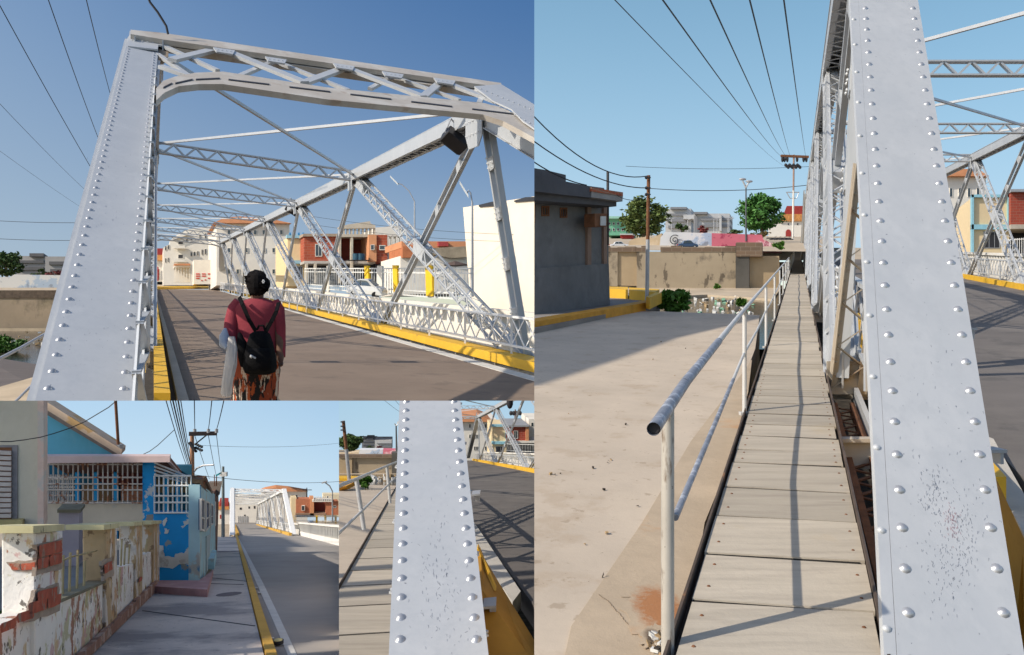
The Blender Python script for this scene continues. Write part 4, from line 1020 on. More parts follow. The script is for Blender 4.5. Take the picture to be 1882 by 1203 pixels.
block('campus_building', 'grey stepped building above the mural, nearer the left edge', 200, [(rect(30, 470, 84, 512), ww, 'wall', 0), (rect(54, 465, 80, 471), wg, 'roof', 1), (rect(34, 478, 80, 483), wg, 'window_band', .5), (rect(34, 490, 80, 496), wg, 'window_band', .5)], [])
block('campus_building', 'long grey building above the mural next to the big post', 190, [(rect(83, 471, 140, 512), ww, 'wall', 0), (rect(90, 480, 140, 486), wg, 'window_band', .5), (rect(92, 494, 140, 500), wg, 'window_band', .5)], [])
hr2 = thing('handrail', at(30, 736, 14), 'pale tube handrail running up behind the foot of the big post', 'handrail')
MB().tube([at(-30, 674, 15), at(40, 638, 17), at(112, 597, 20)], .035, 8).build('top_rail', galv, hr2); MB().tube([at(20, 746, 14), at(76, 690, 16), at(110, 662, 18)], .022, 8).build('mid_rail', galv, hr2)
# far end: church, white block, low wall
t = thing('church', at(288, 516, 130), 'small church with dark red roof at the far end of the road', 'church')
pl = front(130); solid(pl, rect(276, 477, 302, 517), 8).build('wall', white, t); solid(pl, rect(276, 456, 301, 469), 6, .3).build('roof', mat('red_roof', (.28, .03, .03), .8), t); solid(pl, rect(276, 468, 301, 478), 6, .6).build('tiled_roof', mat('orange_tiles', (.55, .25, .08), .85, 0, .4, .8, bump=.2), t)
for x in (284, 290, 296): solid(pl, rect(x, 497, x + 2, 514), .3, .1).build('pilaster', ww, t)
t = thing('apartment_block', at(350, 520, 120), 'white apartment block facing the far portal', 'building')
pl = front(120); solid(pl, [(300, 524), (300, 455), (312, 448), (312, 442), (330, 428), (346, 421), (412, 412), (412, 524)], 10).build('wall', white, t)
solid(pl, [(318, 436), (346, 427), (346, 431), (318, 440)], 1, .6).build('cornice', white, t)
windows(t, pl, [(327, 442, 337, 449), (327, 467, 337, 475), (303, 452, 306, 460), (308, 450, 311, 458), (342, 436, 345, 444), (350, 463, 353, 471), (356, 462, 359, 470), (362, 461, 365, 469), (370, 458, 373, 468), (376, 457, 379, 467), (303, 474, 305, 482), (308, 473, 310, 481), (350, 436, 353, 444), (366, 430, 369, 440), (376, 428, 379, 438)], white, dark, .1, .08)
for y in (452, 477): solid(pl, rect(320, y - 1, 340, y + 4), 1, 1.2).build('balcony', white, t)
t = thing('low_building', at(340, 520, 110), 'low white porch building with square columns beside the painted wall', 'building')
pl = front(110); solid(pl, rect(320, 486, 350, 491), 4, .6).build('roof', white, t); solid(pl, rect(320, 484, 350, 487), 3, .9).build('eave_tiles', otile, t); solid(pl, rect(320, 491, 350, 518), .5, -3).build('back_wall', white, t)
for x in range(322, 350, 5): solid(pl, rect(x, 491, x + 2, 518), .4, .3).build('column', white, t)
t = thing('painted_wall', at(377, 520, 105), 'tall blank white wall with small red lettering below the far portal', 'wall')
pl = front(105); solid(pl, rect(356, 477, 398, 522), 3).build('wall_panel', white, t)
q = MB()
for i in range(3):
    for j in range(3): solid(pl, rect(360 + i * 11, 502 + j * 4, 360 + i * 11 + random.uniform(6, 9), 504 + j * 4), .05, .06, q) if (i + j) % 4 != 3 else None
solid(pl, rect(370, 514, 372, 516), .05, .06, q); solid(pl, rect(376, 513, 379, 515), .05, .06, q)
q.build('red_lettering', mat('red_paint', (.55, .05, .04), .8), t)
pr = thing('person', at(290, 515, 100), 'distant person in a red top by the church', 'person')
c = at(290, 516, 100)
MB().loft([[c + V((math.cos(a * PI / 4) * r, math.sin(a * PI / 4) * r * .7, z)) * K for a in range(8)] for z, r in ((0, .1), (.4, .15), (.85, .2), (1.1, .16), (1.4, .24), (1.5, .1), (1.6, .1), (1.75, .09))]).build('body', mat('red_top', (.45, .08, .08), .9), pr)
t = thing('apartment_block', at(470, 520, 95), 'large white apartment building with orange roof behind the right truss', 'building')
pl = front(95); solid(pl, rect(398, 408, 532, 524), 14).build('wall', white, t); solid(pl, [(392, 409), (412, 400), (440, 397), (500, 402), (536, 410)], 12, .8).build('roof', otile, t)
windows(t, pl, [(x, y, x + 6, y + 9) for y in (422, 455, 494) for x in (418, 434, 450, 466, 482, 500, 514)], white, glass, .1, .08)
# right bank: houses
t = thing('cream_house', at(545, 520, 80), 'cream house with light blue cornice behind the right truss', 'house')
pl = front(80); solid(pl, rect(529, 436, 560, 525), 8).build('wall', mat('cream_paint', (.75, .58, .33), .85, 0, .06), t)
q = MB(); [solid(pl, r, .6, .3, q) for r in (rect(527, 431, 561, 437), rect(529, 478, 560, 484), rect(556, 437, 560, 478))]; q.build('trim', mat('light_blue_paint', (.30, .50, .58), .8), t)
q = MB(); [solid(pl, rect(x, 427, x + 3, 432), .3, .3, q) for x in (532, 540, 548, 556)]; q.build('roof_post', mat('blue_post', (.05, .25, .5), .8), t)
windows(t, pl, [(540, 489, 556, 513)], galv, dark, .1, .05, 3)
brick = brickmat('red_brick_large', (.42, .09, .04), (.33, .065, .035), (.36, .22, .15), .6, .25)
t = thing('brick_building', at(600, 520, 78), 'bare red brick building with raw concrete roof terrace', 'building')
pl = front(78)
solid(pl, rect(559, 434, 623, 479), 8).build('wall', brick, t); solid(pl, rect(557, 429, 624, 434), 9, .3).build('roof_slab', mat('raw_slab', (.35, .27, .2), .9), t)
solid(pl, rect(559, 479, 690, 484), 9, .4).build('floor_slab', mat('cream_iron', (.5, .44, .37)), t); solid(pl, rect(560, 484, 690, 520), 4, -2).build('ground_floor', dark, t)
windows(t, pl, [(579, 448, 592, 471)], white, glass, .1, .06, 1)
cc = mat('raw_concrete', (.50, .44, .35), .9, 0, .12, 1)
for x in (562, 578, 623, 645): solid(pl, rect(x, 436 if x > 600 else 484, x + 4, 520), .5, .6).build('column', cc, t)
solid(pl, rect(625, 438, 645, 479), 3, -1).build('wall_recess', mat('deep_brick', (.20, .04, .025), .9, 0, .2, 2), t)
solid(pl, rect(648, 438, 680, 479), 3, -2).build('wall_recess', mat('deep_brick', (.20, .04, .025), .9, 0, .2, 2), t)
solid(pl, rect(622, 430, 690, 435), 6, .6).build('terrace_slab', cc, t)
q = MB()
for x in range(624, 690, 7): solid(pl, rect(x, 416, x + 3, 431), .3, .5, q)
solid(pl, [(622, 417), (640, 412), (680, 406), (681, 410), (690, 414), (690, 419), (622, 420)], .4, .6, q); q.build('balustrade', cc, t)
solid(pl, rect(678, 431, 692, 480), 6, 1.0).build('wall', mat('orange_render', (.60, .28, .14), .9, 0, .08), t); solid(pl, rect(692, 431, 712, 480), 6, .8).build('wall', brick, t)
windows(t, pl, [(681, 449, 688, 459), (697, 450, 708, 459)], white, glass, .1, 1.15)
t = thing('water_tank', at(659, 478, 77), 'dark blue water tanks on the open first floor', 'tank')
for x in (655, 664): MB().tube([at(x, 478, 76.6), at(x, 466, 76.6)], .35, 14).build('tank_body', mat('tank_blue', (.03, .09, .14), .4), t)
MB().aabb(at(641, 479, 77.2), at(678, 477.5, 76)).build('tank_stand', dark, t)
t = thing('white_house', at(710, 500, 82), 'white flat house with raw white columns right of the brick building', 'house')
pl = front(82); solid(pl, [(690, 500), (690, 418), (738, 414), (738, 500)], 6, -3).build('wall', white, t); solid(pl, rect(700, 452, 728, 520), 3, 1).build('wall', white, t)
for x in (712, 720, 728, 736): solid(pl, rect(x, 433, x + 3, 455), .4, 1).build('column', white, t)
solid(pl, rect(708, 430, 740, 434), 2, 1).build('beam', white, t)
t = thing('tile_roof_house', at(800, 520, 70), 'long white house with orange tiled roofs behind the fence', 'house')
pl = front(70); solid(pl, rect(736, 470, 870, 540), 6).build('wall', white, t)
solid(pl, rect(738, 443, 858, 455), 5, .2).build('roof', otile, t); solid(pl, rect(740, 452, 780, 473), 4, .4).build('wall', mat('orange_brick', (.45, .16, .07), .9, 0, .2, 2), t)
solid(pl, [(788, 456), (858, 452), (858, 472), (830, 474), (800, 468)], 2, .6).build('sheet_roof', mat('old_sheet_roof', (.30, .25, .18), .9, 0, .3, 1.4, bump=.3), t)
solid(pl, rect(806, 444, 824, 452), 3, .5).build('red_dormer', mat('dark_red', (.35, .05, .05), .8), t)
wh = thing('white_house', G(920, 560), 'big blank white house at the right behind the bridge', 'house')
w1 = Pl(at(867, 585, 56), at(1000, 600, 48)); cr_ = mat('warm_white_wall', (.80, .71, .58), .85, 0, .05, .5, layers=[((.62, .55, .46), .6, .6, .12, .4)])
solid(w1, [(851, 381), (1010, 356), (1010, 640), (868, 600)], 5).build('wall', cr_, wh)
q = MB(); q.prism([w1.hit(x, y, .1) for x, y in [(880, 376), (905, 370), (921, 373), (921, 377), (880, 380)]], -w1.n * .5 * K); q.prism([w1.hit(x, y, .1) for x, y in [(945, 368), (965, 362), (1010, 360), (1010, 366), (945, 371)]], -w1.n * .5 * K); q.build('roof_junk', dark, wh)
# fence, pillars, balustrade
fn = thing('bar_fence', G(700, 545), 'long white barred fence with bright yellow pillars', 'fence')
fp = Pl(at(560, 528, 60), at(868, 600, 31)); wb_ = mat('white_bars', (.70, .70, .67), .6)
ft = lambda x: 494 + (x - 560) * .0; fbt = lambda x: 530 + (x - 560) * .035
q = MB()
for e in (lambda x: 493, lambda x: 499 + (x - 560) * .01, lambda x: 522 + (x - 560) * .06, lambda x: 528 + (x - 560) * .075):
    q.beam(fp.hit(560, e(560)), fp.hit(866, e(866)), .06, .06)
q.build('rail', wb_, fn); q = MB(); x = 560
while x < 866: q.beam(fp.hit(x, 493), fp.hit(x, 528 + (x - 560) * .075), .04, .04); x += 3.4 + (x - 560) * .008
q.build('bars', wb_, fn)
yp = mat('pillar_yellow', (.85, .52, .02), .7, 0, .06, 2)
for x0, x1, y0, y1 in ((669, 676, 488, 532), (721, 729, 487, 537), (781, 793, 484, 544)): solid(fp, [(x0, y0), (x1, y0), (x1 + 2, y1), (x0 + 2, y1)], .12, .1).build('pillar', yp, fn)
for x0, x1 in ((693, 702), (600, 604)): solid(fp, rect(x0, 488, x1, 538), .1, .05).build('post', white, fn)
t = thing('parasol', at(836, 540, 34), 'folded dark parasol roof above the white fence', 'parasol')
q = MB(); q.prism([at(815, 486, 35), at(836, 479, 35), at(858, 485, 35), at(836, 487, 34.6)], V((0, .8 * K, 0))); q.build('canopy', mat('brown_canvas', (.10, .07, .06), .9), t); MB().tube([at(837, 484, 35.3), at(837, 545, 35.3)], .03, 6).build('pole', galv, t)
# car
def sedan(P, L, label, body):
    """P(u,v,s): along the length (0..1), height (0..1), depth"""
    t = thing('parked_car', P(.5, 0, .5), label, 'car')
    prof = [(0, .2), (.01, .5), (.04, .6), (.16, .66), (.30, .96), (.44, 1), (.60, .98), (.78, .66), (.95, .56), (1, .4), (1, .18)]
    q = MB(); inset = lambda v: .0 if v < .62 else .12
    A = [P(u, v, inset(v)) for u, v in prof]; B_ = [P(u, v, 1 - inset(v)) for u, v in prof]
    n = len(A); q.add(A + B_, [list(range(n)), list(range(2 * n - 1, n - 1, -1))] + [((i + 1) % n, i, i + n, (i + 1) % n + n) for i in range(n)])
    q.build('body', body, t, bevel=.03)
    q = MB()
    for pts in ([(.19, .67), (.31, .91), (.41, .94), (.41, .67)], [(.43, .67), (.43, .94), (.57, .92), (.70, .67)]):
        q.add([P(u, v, .0 + .11 * (v - .62) / .36 - .005) for u, v in pts] + [P(u, v, .06) for u, v in pts], [(0, 1, 2, 3), (7, 6, 5, 4), (0, 4, 5, 1), (1, 5, 6, 2), (2, 6, 7, 3), (3, 7, 4, 0)])
    q.build('side_window', glass, t)
    q = MB(); q.add([P(.61, .965, .15), P(.785, .665, .06), P(.785, .665, .94), P(.61, .965, .85)] , [(0, 1, 2, 3)]); q.v = [p + (UP * .015 * K) for p in q.v]; q.build('windscreen', glass, t)
    for u in (.18, .82):
        MB().tube([P(u, .2, -.01), P(u, .2, .12)], .17, 16).build('wheel', mat('tyre_rubber', (.02, .02, .02), .8), t)
    MB().hexa([P(.985, .42, .03), P(.985, .52, .03), P(.985, .52, .2), P(.985, .42, .2)], [P(1.006, .42, .03), P(1.003, .52, .03), P(1.003, .52, .2), P(1.006, .42, .2)]).build('headlight', galv, t)
    return t
c0, c1 = at(636, 547, 41), at(702, 553, 38); hh = UP * .92 * K; dd = V((.1, 1.1, .1)) * K
sedan(lambda u, v, s: c0.lerp(c1, u) + hh * v + dd * s + UP * .06 * K, 1, 'silver white parked car before the yellow pillars', mat('car_silver', (.62, .62, .60), .3, .2, .05))
# balustrade in front of the fence
bl = thing('balustrade_wall', G(800, 600), 'white balustrade wall with narrow slots behind the bridge railing', 'wall')
Ba = lambda i: B2(1, i) + acr2 * 1.1 * K
a, b = Ba(-.8), Ba(7.5); u = UP * K
wbm = mat('base_white', (.74, .70, .62), .85, 0, .06, .6, layers=[((.45, .40, .33), 1.0, .6, .12, .5)])
MB().beam(a + u * .28, b + u * .28, .2, .56).build('base_wall', wbm, bl); MB().beam(a + u * 1.02, b + u * 1.02, .28, .14).build('coping', wbm, bl)
q = MB()
for i in range(150): p = a.lerp(b, i / 150); q.beam(p + u * .52, p + u * .98, .14, .3, (b - a))
q.build('baluster', wbm, bl)
def lamp(x, y0, y1, d, hx, hy, label):
    g, g1 = at(x, y0, d), at(x, y1, d); t = thing('street_lamp', g, label, 'street lamp')
    MB().tube([g, g1], .08, 8, .05).build('pole', galv, t)
    e = at(hx, hy, d); MB().tube([g1, g1.lerp(e, .3) + UP * .35 * K, g1.lerp(e, .7) + UP * .3 * K, e], .04, 6).build('arm', galv, t)
    X = (e - g1).normalized(); MB().box(e + X * .25 * K, X * .4 * K, V((0, .14, 0)) * K, UP * .07 * K).build('lamp_head', mat('lamp_white', (.8, .82, .8), .4), t)
lamp(762, 520, 370, 60, 729, 336, 'tall street lamp arching left behind the crossed diagonals')
lamp(868, 545, 372, 40, 858, 356, 'small lamp head showing above the white house corner')
# woman walking
def ring(cx_, y, hw, d, dr=.62, n=20, tilt=0): 
    c = at(cx_, y, d); r = hw * d / F * K
    return [c + V((math.cos(2 * PI * k / n) * r, math.sin(2 * PI * k / n) * r * dr, math.cos(2 * PI * k / n) * tilt * r)) for k in range(n)]
PD = 7.3
pe = thing('person', gnd(470, 833), 'woman in a dark pink blouse walking away with a black backpack', 'person')
skin = mat('brown_skin', (.16, .08, .05), .6, 0, .1, 5); hair = mat('black_hair', (.014, .012, .012), .85, 0, .4, 30, bump=.8, spec=.1)
def limb(mb, pts, n=14):
    """tapered limb through (photo x, photo y, distance, half width in photo px)"""
    rings = []
    P = [at(x, y, d) for x, y, d, w in pts]
    for i, p in enumerate(P):
        t_ = (P[min(i + 1, len(P) - 1)] - P[max(i - 1, 0)]).normalized(); a_ = t_.cross(V((0, 1, 0))).normalized(); b_ = t_.cross(a_)
        r = pts[i][3] * pts[i][2] / F * K
        rings.append([p + a_ * math.cos(2 * PI * k / n) * r + b_ * math.sin(2 * PI * k / n) * r for k in range(n)])
    mb.loft(rings); return mb
sk = bpy.data.meshes.new('body')
J = [(470, 690, 7.3, .13), (470, 640, 7.3, .13), (472, 590, 7.3, .15), (473, 560, 7.3, .08), (473, 541, 7.3, .05), (473, 523, 7.25, .085), (473, 513, 7.25, .08),   # 0-6 spine, neck, head
     (437, 562, 7.3, .05), (425, 600, 7.28, .042), (424, 632, 7.15, .036), (420, 645, 7.05, .03),      # 7-10 left arm
     (508, 562, 7.3, .05), (513, 610, 7.3, .042), (515, 650, 7.25, .035), (517, 662, 7.2, .03),         # 11-14 right arm
     (456, 690, 7.3, .085), (455, 700, 7.3, .08), (454, 708, 7.3, .075), (454, 715, 7.3, .07),          # 15-18 left leg
     (485, 690, 7.3, .085), (486, 700, 7.3, .08), (486, 708, 7.3, .075), (486, 715, 7.3, .07)]          # 19-22 right leg
E = [(0, 1), (1, 2), (2, 3), (3, 4), (4, 5), (5, 6), (2, 7), (7, 8), (8, 9), (9, 10), (2, 11), (11, 12), (12, 13), (13, 14), (0, 15), (15, 16), (16, 17), (17, 18), (0, 19), (19, 20), (20, 21), (21, 22)]
fing = []
for base_i, sx in ((10, -1), (14, 1)):
    bp_ = J[base_i]
    for k in range(5):
        o = (k - 2) * 1.6 if k < 4 else -3.2 * sx
        L_ = (7, 8, 7.6, 6, 4)[k]
        i0 = len(J); J.append((bp_[0] + o, bp_[1] + 3, bp_[2], .012)); J.append((bp_[0] + o * 1.2, bp_[1] + 3 + L_ * .6, bp_[2] - .02, .010)); J.append((bp_[0] + o * 1.1, bp_[1] + 3 + L_, bp_[2] - .06, .008))
        E += [(base_i, i0), (i0, i0 + 1), (i0 + 1, i0 + 2)]
org = V(pe['_o'])
sk.from_pydata([tuple(at(x, y, d) - org) for x, y, d, r in J], E, []); sk.update()
so = bpy.data.objects.new('body', sk); scene.collection.objects.link(so); so.parent = pe
sm = so.modifiers.new('skin', 'SKIN'); 
for i, (x, y, d, r) in enumerate(J): sk.skin_vertices[0].data[i].radius = (r * K, r * K)
sk.skin_vertices[0].data[0].use_root = True
su = so.modifiers.new('smooth', 'SUBSURF'); su.levels = 1; su.render_levels = 2
sk.materials.append(skin)
pink = mat('dark_pink_cloth', (.26, .035, .05), .85, 0, .15, 6, bump=.35, bscale=9)
q = MB(); q.loft([ring(474, 547, 12, PD, .8), ring(474, 551, 24, PD, .7), ring(473, 557, 36, PD), ring(472, 568, 42, PD), ring(470, 590, 40, PD), ring(468, 615, 41, PD), ring(468, 632, 43, PD), ring(469, 643, 44, PD), ring(469, 647, 42, PD)])
q.build('blouse', pink, pe)
q = MB(); limb(q, [(440, 553, 7.3, 10), (432, 566, 7.3, 13), (426, 590, 7.25, 13), (423, 612, 7.2, 12), (424, 628, 7.1, 10), (428, 634, 6.98, 9)]); q.build('sleeve', pink, pe)
q = MB(); limb(q, [(504, 553, 7.3, 9), (512, 568, 7.3, 11), (515, 600, 7.3, 10), (516, 630, 7.3, 9), (517, 655, 7.25, 7.5)]); q.build('sleeve', pink, pe)
blk = mat('black_fabric', (.006, .006, .007), .9, 0, .3, 8, bump=.4, spec=.1); pat = mat('swirl_print', (.30, .055, .02), .85, 0, .1, 3, layers=[((.012, .010, .010), 9, .455, .012, 1, (1, 1, .3)), ((.62, .50, .40), 11, .52, .012, 1, (1, 1, .25)), ((.40, .08, .02), 10, .55, .012, 1, (1, 1, .3))], bump=.2)
q = MB(); n = 28
rg = []
for y, hw in ((632, 40), (655, 43), (680, 45), (700, 42), (730, 41), (760, 44), (800, 46)):
    c = at(469, y, PD); rr = hw * PD / F * K
    rg.append([c + V((math.cos(2 * PI * k / n) * rr * (1 + .05 * math.sin(k * 2.6)), math.sin(2 * PI * k / n) * rr * .62 * (1 + .07 * math.sin(k * 3.1)), 0)) for k in range(n)])
q.loft(rg); q.build('skirt', pat, pe)
# black knotted shawl corner at the waist
q = MB(); limb(q, [(440, 612, 7.03, 3), (444, 630, 6.98, 9), (450, 655, 6.97, 12), (450, 672, 7.0, 8)]); q.build('waist_scarf', blk, pe)
q = MB(); q.blob(at(473, 521, 7.27), .092, .10, .118, 16, 10, .05); q.blob(at(472, 508, 7.3), .085, .09, .06, 14, 8, .03); q.blob(at(487, 521, 7.3), .05, .05, .06, 10, 6, .04); q.leaves(at(473, 521, 7.27), .085, .085, .11, 600, .028); q.leaves(at(485, 524, 7.2), .045, .045, .05, 260, .022); q.leaves(at(473, 508, 7.27), .055, .055, .04, 160, .02); q.smooth = False; q.build('hair', hair, pe)
q = MB()
for k in range(6): a_ = k * PI / 3; q.blob(at(484 + 1.8 * math.cos(a_), 517 + 2.4 * math.sin(a_), 7.10), .005, .005, .008, 6, 4)
q.build('hair_clip', mat('clip_white', (.55, .55, .55), .5), pe)
q = MB()
for s in (-1, 1): q.blob(at(473 + s * 17, 524, 7.28), .015, .02, .035, 8, 5)
q.build('ear', skin, pe)
bk = thing('backpack', at(476, 688, 7.0), 'black backpack with thin straps on the walking woman', 'backpack')
q = MB(); rg = []
for y, hw, dd_ in ((608, 9, .05), (613, 16, .09), (630, 21, .12), (655, 26, .14), (675, 28, .14), (684, 25, .12), (688, 16, .07)):
    c = at(478, y, 7.02); n = 20
    rg.append([c + V((math.copysign(abs(math.cos(2 * PI * k / n)) ** .6, math.cos(2 * PI * k / n)) * hw * 7 / F * K, math.copysign(abs(math.sin(2 * PI * k / n)) ** .6, math.sin(2 * PI * k / n)) * dd_ * K, 0)) for k in range(n)])
q.loft(rg); q.build('bag_body', blk, bk)
q = MB(); rg = []
for y, hw, dd_ in ((640, 18, .03), (645, 22, .06), (665, 25, .08), (680, 23, .06), (684, 16, .03)):
    c = at(476, y, 6.86); n = 16
    rg.append([c + V((math.cos(2 * PI * k / n) * hw * 7 / F * K, math.sin(2 * PI * k / n) * dd_ * K, 0)) for k in range(n)])
q.loft(rg); q.build('front_pocket', blk, bk)
for pts in ([(440, 546, 7.15), (446, 560, 7.02), (458, 588, 6.98), (470, 608, 6.98)], [(512, 556, 7.15), (508, 572, 7.02), (498, 592, 6.98), (488, 610, 6.98)]):
    q = MB()
    for a_, b_ in zip(pts, pts[1:]): q.beam(at(*a_), at(*b_), .032, .012, V((0, -1, 0)))
    q.build('strap', blk, bk)
q = MB(); q.tube([at(472, 606, 6.98), at(476, 598, 6.97), at(484, 598, 6.97), at(487, 606, 6.98)], .01, 6); q.build('handle', blk, bk)
q = MB(); q.beam(at(460, 652, 6.77), at(470, 658, 6.77), .012, .012); q.blob(at(462, 655, 6.76), .015, .01, .015, 6, 4); q.build('buckle', galv, bk)
cl = thing('cloth_bundle', at(420, 728, 6.9), 'pale grey jacket hanging from the woman\'s left forearm', 'jacket')
jm = mat('pale_denim', (.42, .47, .54), .9, 0, .12, 3, bump=.5, bscale=6); wc = mat('white_cloth', (.62, .60, .58), .9, 0, .1, 3, bump=.5, bscale=6)
q = MB(); limb(q, [(414, 604, 7.1, 3), (412, 618, 7.05, 9), (412, 632, 7.0, 9), (418, 640, 6.95, 4)]); q.build('sleeve', jm, cl)
q = MB(); rg = []
for y, cx_, hw in ((618, 426, 5), (640, 426, 9), (670, 424, 10), (700, 418, 10), (722, 416, 9), (728, 416, 6)):
    c = at(cx_, y, 6.95); n = 20; rr = hw * 7 / F * K
    rg.append([c + V((math.cos(2 * PI * k / n) * rr * (1 + .2 * math.sin(k * 2.5 + y * .05)), math.sin(2 * PI * k / n) * rr * .5 * (1 + .2 * math.sin(k * 3.3 + y)), 0)) for k in range(n)])
q.loft(rg); q.build('hanging_cloth', wc, cl)
# ================================================================ district three: close view of the riveted post (small picture, lower centre)
district(1.0, 826, clips=[frame_plane(x=982, sgn=1), frame_plane(x=623, sgn=-1), frame_plane(y=736, sgn=-1)])
sky_backdrop(623, 736, 982, 840, 700, skymat('sky_pale_blue', 700, (.44, .60, .72), 5.0, 0, (.62, 1.02, 1.05), .15))
street_dir(767, 826)
wq = lambda off, d, h=0.0: at(767 + off * F / d, 826 + F * (1.6 - h) / d, d)
white = mat('white_wall', (.74, .71, .65)); dark = mat('dark_opening', (.03, .03, .035)); glass = mat('window_glass', (.03, .045, .06)); galv = mat('galvanised', (.4, .4, .4)); yellow = mat('yellow_paint', (.7, .4, .03)); asphalt = mat('asphalt', (.14, .12, .11)); soil = mat('dark_soil', (.06, .05, .04)); concrete = mat('lot_concrete', (.5, .4, .3)); sand = mat('sand', (.45, .37, .27)); wood = mat('weathered_wood', (.36, .31, .25)); pipe = mat('white_pipe', (.6, .6, .6)); otile = mat('orange_roof', (.58, .26, .13)); rust = mat('rusty_iron', (.2, .1, .05)); ea = mat('edge_angle_iron', (.1, .08, .06))
kind(MB().sheet(patch([(-2000, 2), (5000, 2), (1600, 90), (300, 90)], 3.5)).build('ground', soil))
kind(MB().prism([gnd(x, y, 1.68) for x, y in [(560, 893), (640, 889), (690, 891), (728, 892), (716, 922), (680, 978), (620, 1085), (560, 1180)]], -UP).build('concrete_pavement', concrete))
kind(MB().sheet([at(560, 900, 34), at(780, 900, 34), at(780, 871, 60), at(560, 871, 60)]).build('water', mat('stream_water', (.035, .03, .02))))
kind(MB().prism([at(560, 877, 56), at(660, 876, 56), at(780, 877, 56), at(780, 868, 62), at(560, 868, 62)], -UP * .5).build('river_bank', sand))
q = MB(); q.prism([at(560, 877, 36), at(654, 879, 36), at(654, 884, 36), at(560, 883, 36)], V((0, .6, 0))); kind(q.build('kerb', yellow))
kb = MB(); kb.prism([at(560, 896, 34), at(640, 884, 35), at(648, 878, 36), at(650, 886, 34), at(636, 893, 33), at(560, 905, 33)], V((0, .3, -.2))); kind(kb.build('kerb', mat('orange_kerb_paint', (.62, .3, .03))))
t = thing('retaining_wall', at(690, 872, 61), 'stained retaining wall left of the close riveted post', 'wall'); pl = front(61)
wm = mat('stained_concrete', (.4, .33, .23)); bmt = mat('old_brick', (.2, .15, .1))
solid(pl, rect(560, 840, 722, 872), .6).build('wall_panel', wm, t); solid(pl, rect(560, 839, 647, 872), .6, .2).build('wall_panel', mat('tan_render', (.42, .32, .2)), t)
solid(pl, rect(560, 836, 722, 841), .6, .3).build('brick_course', bmt, t); solid(pl, rect(720, 832, 760, 873), .8, .4).build('pier', mat('dark_stained_concrete', (.1, .1, .09)), t)
kind(MB().sheet([at(560, 840, 62), at(800, 840, 62), at(800, 826, 200), at(560, 826, 200)]).build('park_ground', sand))
mural('rock_wall', [(560, 839), (560, 835), (640, 833), (660, 829), (661, 839)], 90, mat('beige_paint', (.55, .43, .28)), 'small beige wall left of the white mural by the close post')
mural('mural_wall', [(658, 839), (661, 826), (705, 826), (705, 839)], 88, mat('blue_white_mural', (.66, .68, .7)), 'small white mural wall left of the close riveted post')
mural('mural_wall', [(704, 839), (704, 826), (735, 827), (735, 839)], 86, mat('pink_mural', (.62, .17, .24)), 'small pink mural wall touching the close riveted post')
tree('park_tree', 645, 830, 120, 42, 28, 4.5, 'green tree behind the leaning pole left of the close post', (.06, .11, .03), 2600, .34)
tree('bush', 697, 828, 140, 14, 7, .5, 'tiny red bush beside the close riveted post', (.2, .05, .05), 200, .3)
tree('bush', 680, 828, 142, 12, 8, .5, 'tiny green bush before the pale buildings', (.05, .09, .03), 200, .3)
ww = mat('far_white', (.5, .5, .5)); wg = mat('far_grey', (.22, .23, .25))
block('campus_building', 'small pale building right of the leaning pole', 230, [(rect(665, 808, 691, 828), ww, 'wall', 0), (rect(672, 806, 686, 809), wg, 'roof', .5), (rect(668, 812, 688, 814), wg, 'window_band', .5), (rect(668, 818, 688, 820), wg, 'window_band', .5)], [])
block('campus_building', 'small long grey building touching the close post', 225, [(rect(689, 809, 720, 828), ww, 'wall', 0), (rect(693, 814, 720, 816), wg, 'window_band', .5), (rect(693, 820, 720, 822), wg, 'window_band', .5)], [])
t, g, tp = pole('power_pole', 642, 882, 773, 34, .075, 'leaning rusty power pole at the left edge of the close view', 'pole', galv, -11, rust, 825)
q = MB(); [q.beam(at(626, y, 33.9), at(634, y, 33.9), .05, .05) for y in (775, 783, 790)]; q.build('insulator', dark, t)
t, g, tp = pole('street_lamp', 729, 830, 782, 80, .1, 'thin street lamp against the close post', 'street lamp', mat('dark_pole', (.08, .09, .1)), -1)
q = MB(); q.tube([tp, at(725, 778, 80)], .06, 5); q.tube([tp, at(731, 780, 80)], .06, 5); q.build('arm', galv, t)
leafy(669, 893, 35, 28, 19, 'small green bush on the stream edge in the close view', 1500)
wl_ = mat('pale_litter', (.6, .6, .58)); bl_ = mat('brown_litter', (.35, .25, .14)); 
scatter('litter', [wl_, bl_, wl_], [at(random.uniform(682, 732), random.uniform(878, 890), 45) for _ in range(60)], .3)
# footbridge and rail
fb = thing('footbridge', wq(-.6, 6), 'end of the plank footbridge left of the close riveted post', 'footbridge')
ds = [5.2]
for y in (1160, 1106, 1068, 1040, 1018, 999, 983, 968, 956, 945): ds.append(2400 / (y - 826 + 8))
while ds[-1] < 60: ds.append(ds[-1] * 1.035)
for i in range(len(ds) - 1):
    a, b = ds[i] + .03, ds[i + 1] - .03; l, r = -.89, -.1
    q = MB(); q.prism([wq(l, a - .06, .004), wq(r, a + .16, .004), wq(r, b + .16, .004), wq(l, b - .06, .004)], -UP * .04); q.build('plank', wood, fb)
MB().prism([wq(-.88, 5.3, -.002), wq(-.12, 5.5, -.002), wq(-.12, 59, -.002), wq(-.88, 59, -.002)], -UP * .02).build('gap_underlay', mat('black_gap', (.02, .017, .014)), fb)  # black underlay puts the shade between the planks into colour
q = MB(); q.beam(wq(-.905, 5, -.01), wq(-.905, 60, -.01), .012, .1); q.beam(wq(-.9, 5, -.055), wq(-.9, 60, -.055), .05, .012); q.build('edge_angle', ea, fb)
hr = thing('handrail', wq(-.93, 10), 'white tubular rail crossing in front of the stream left of the close post', 'handrail')
def rp3(x, y, d): return at(x, y, d)
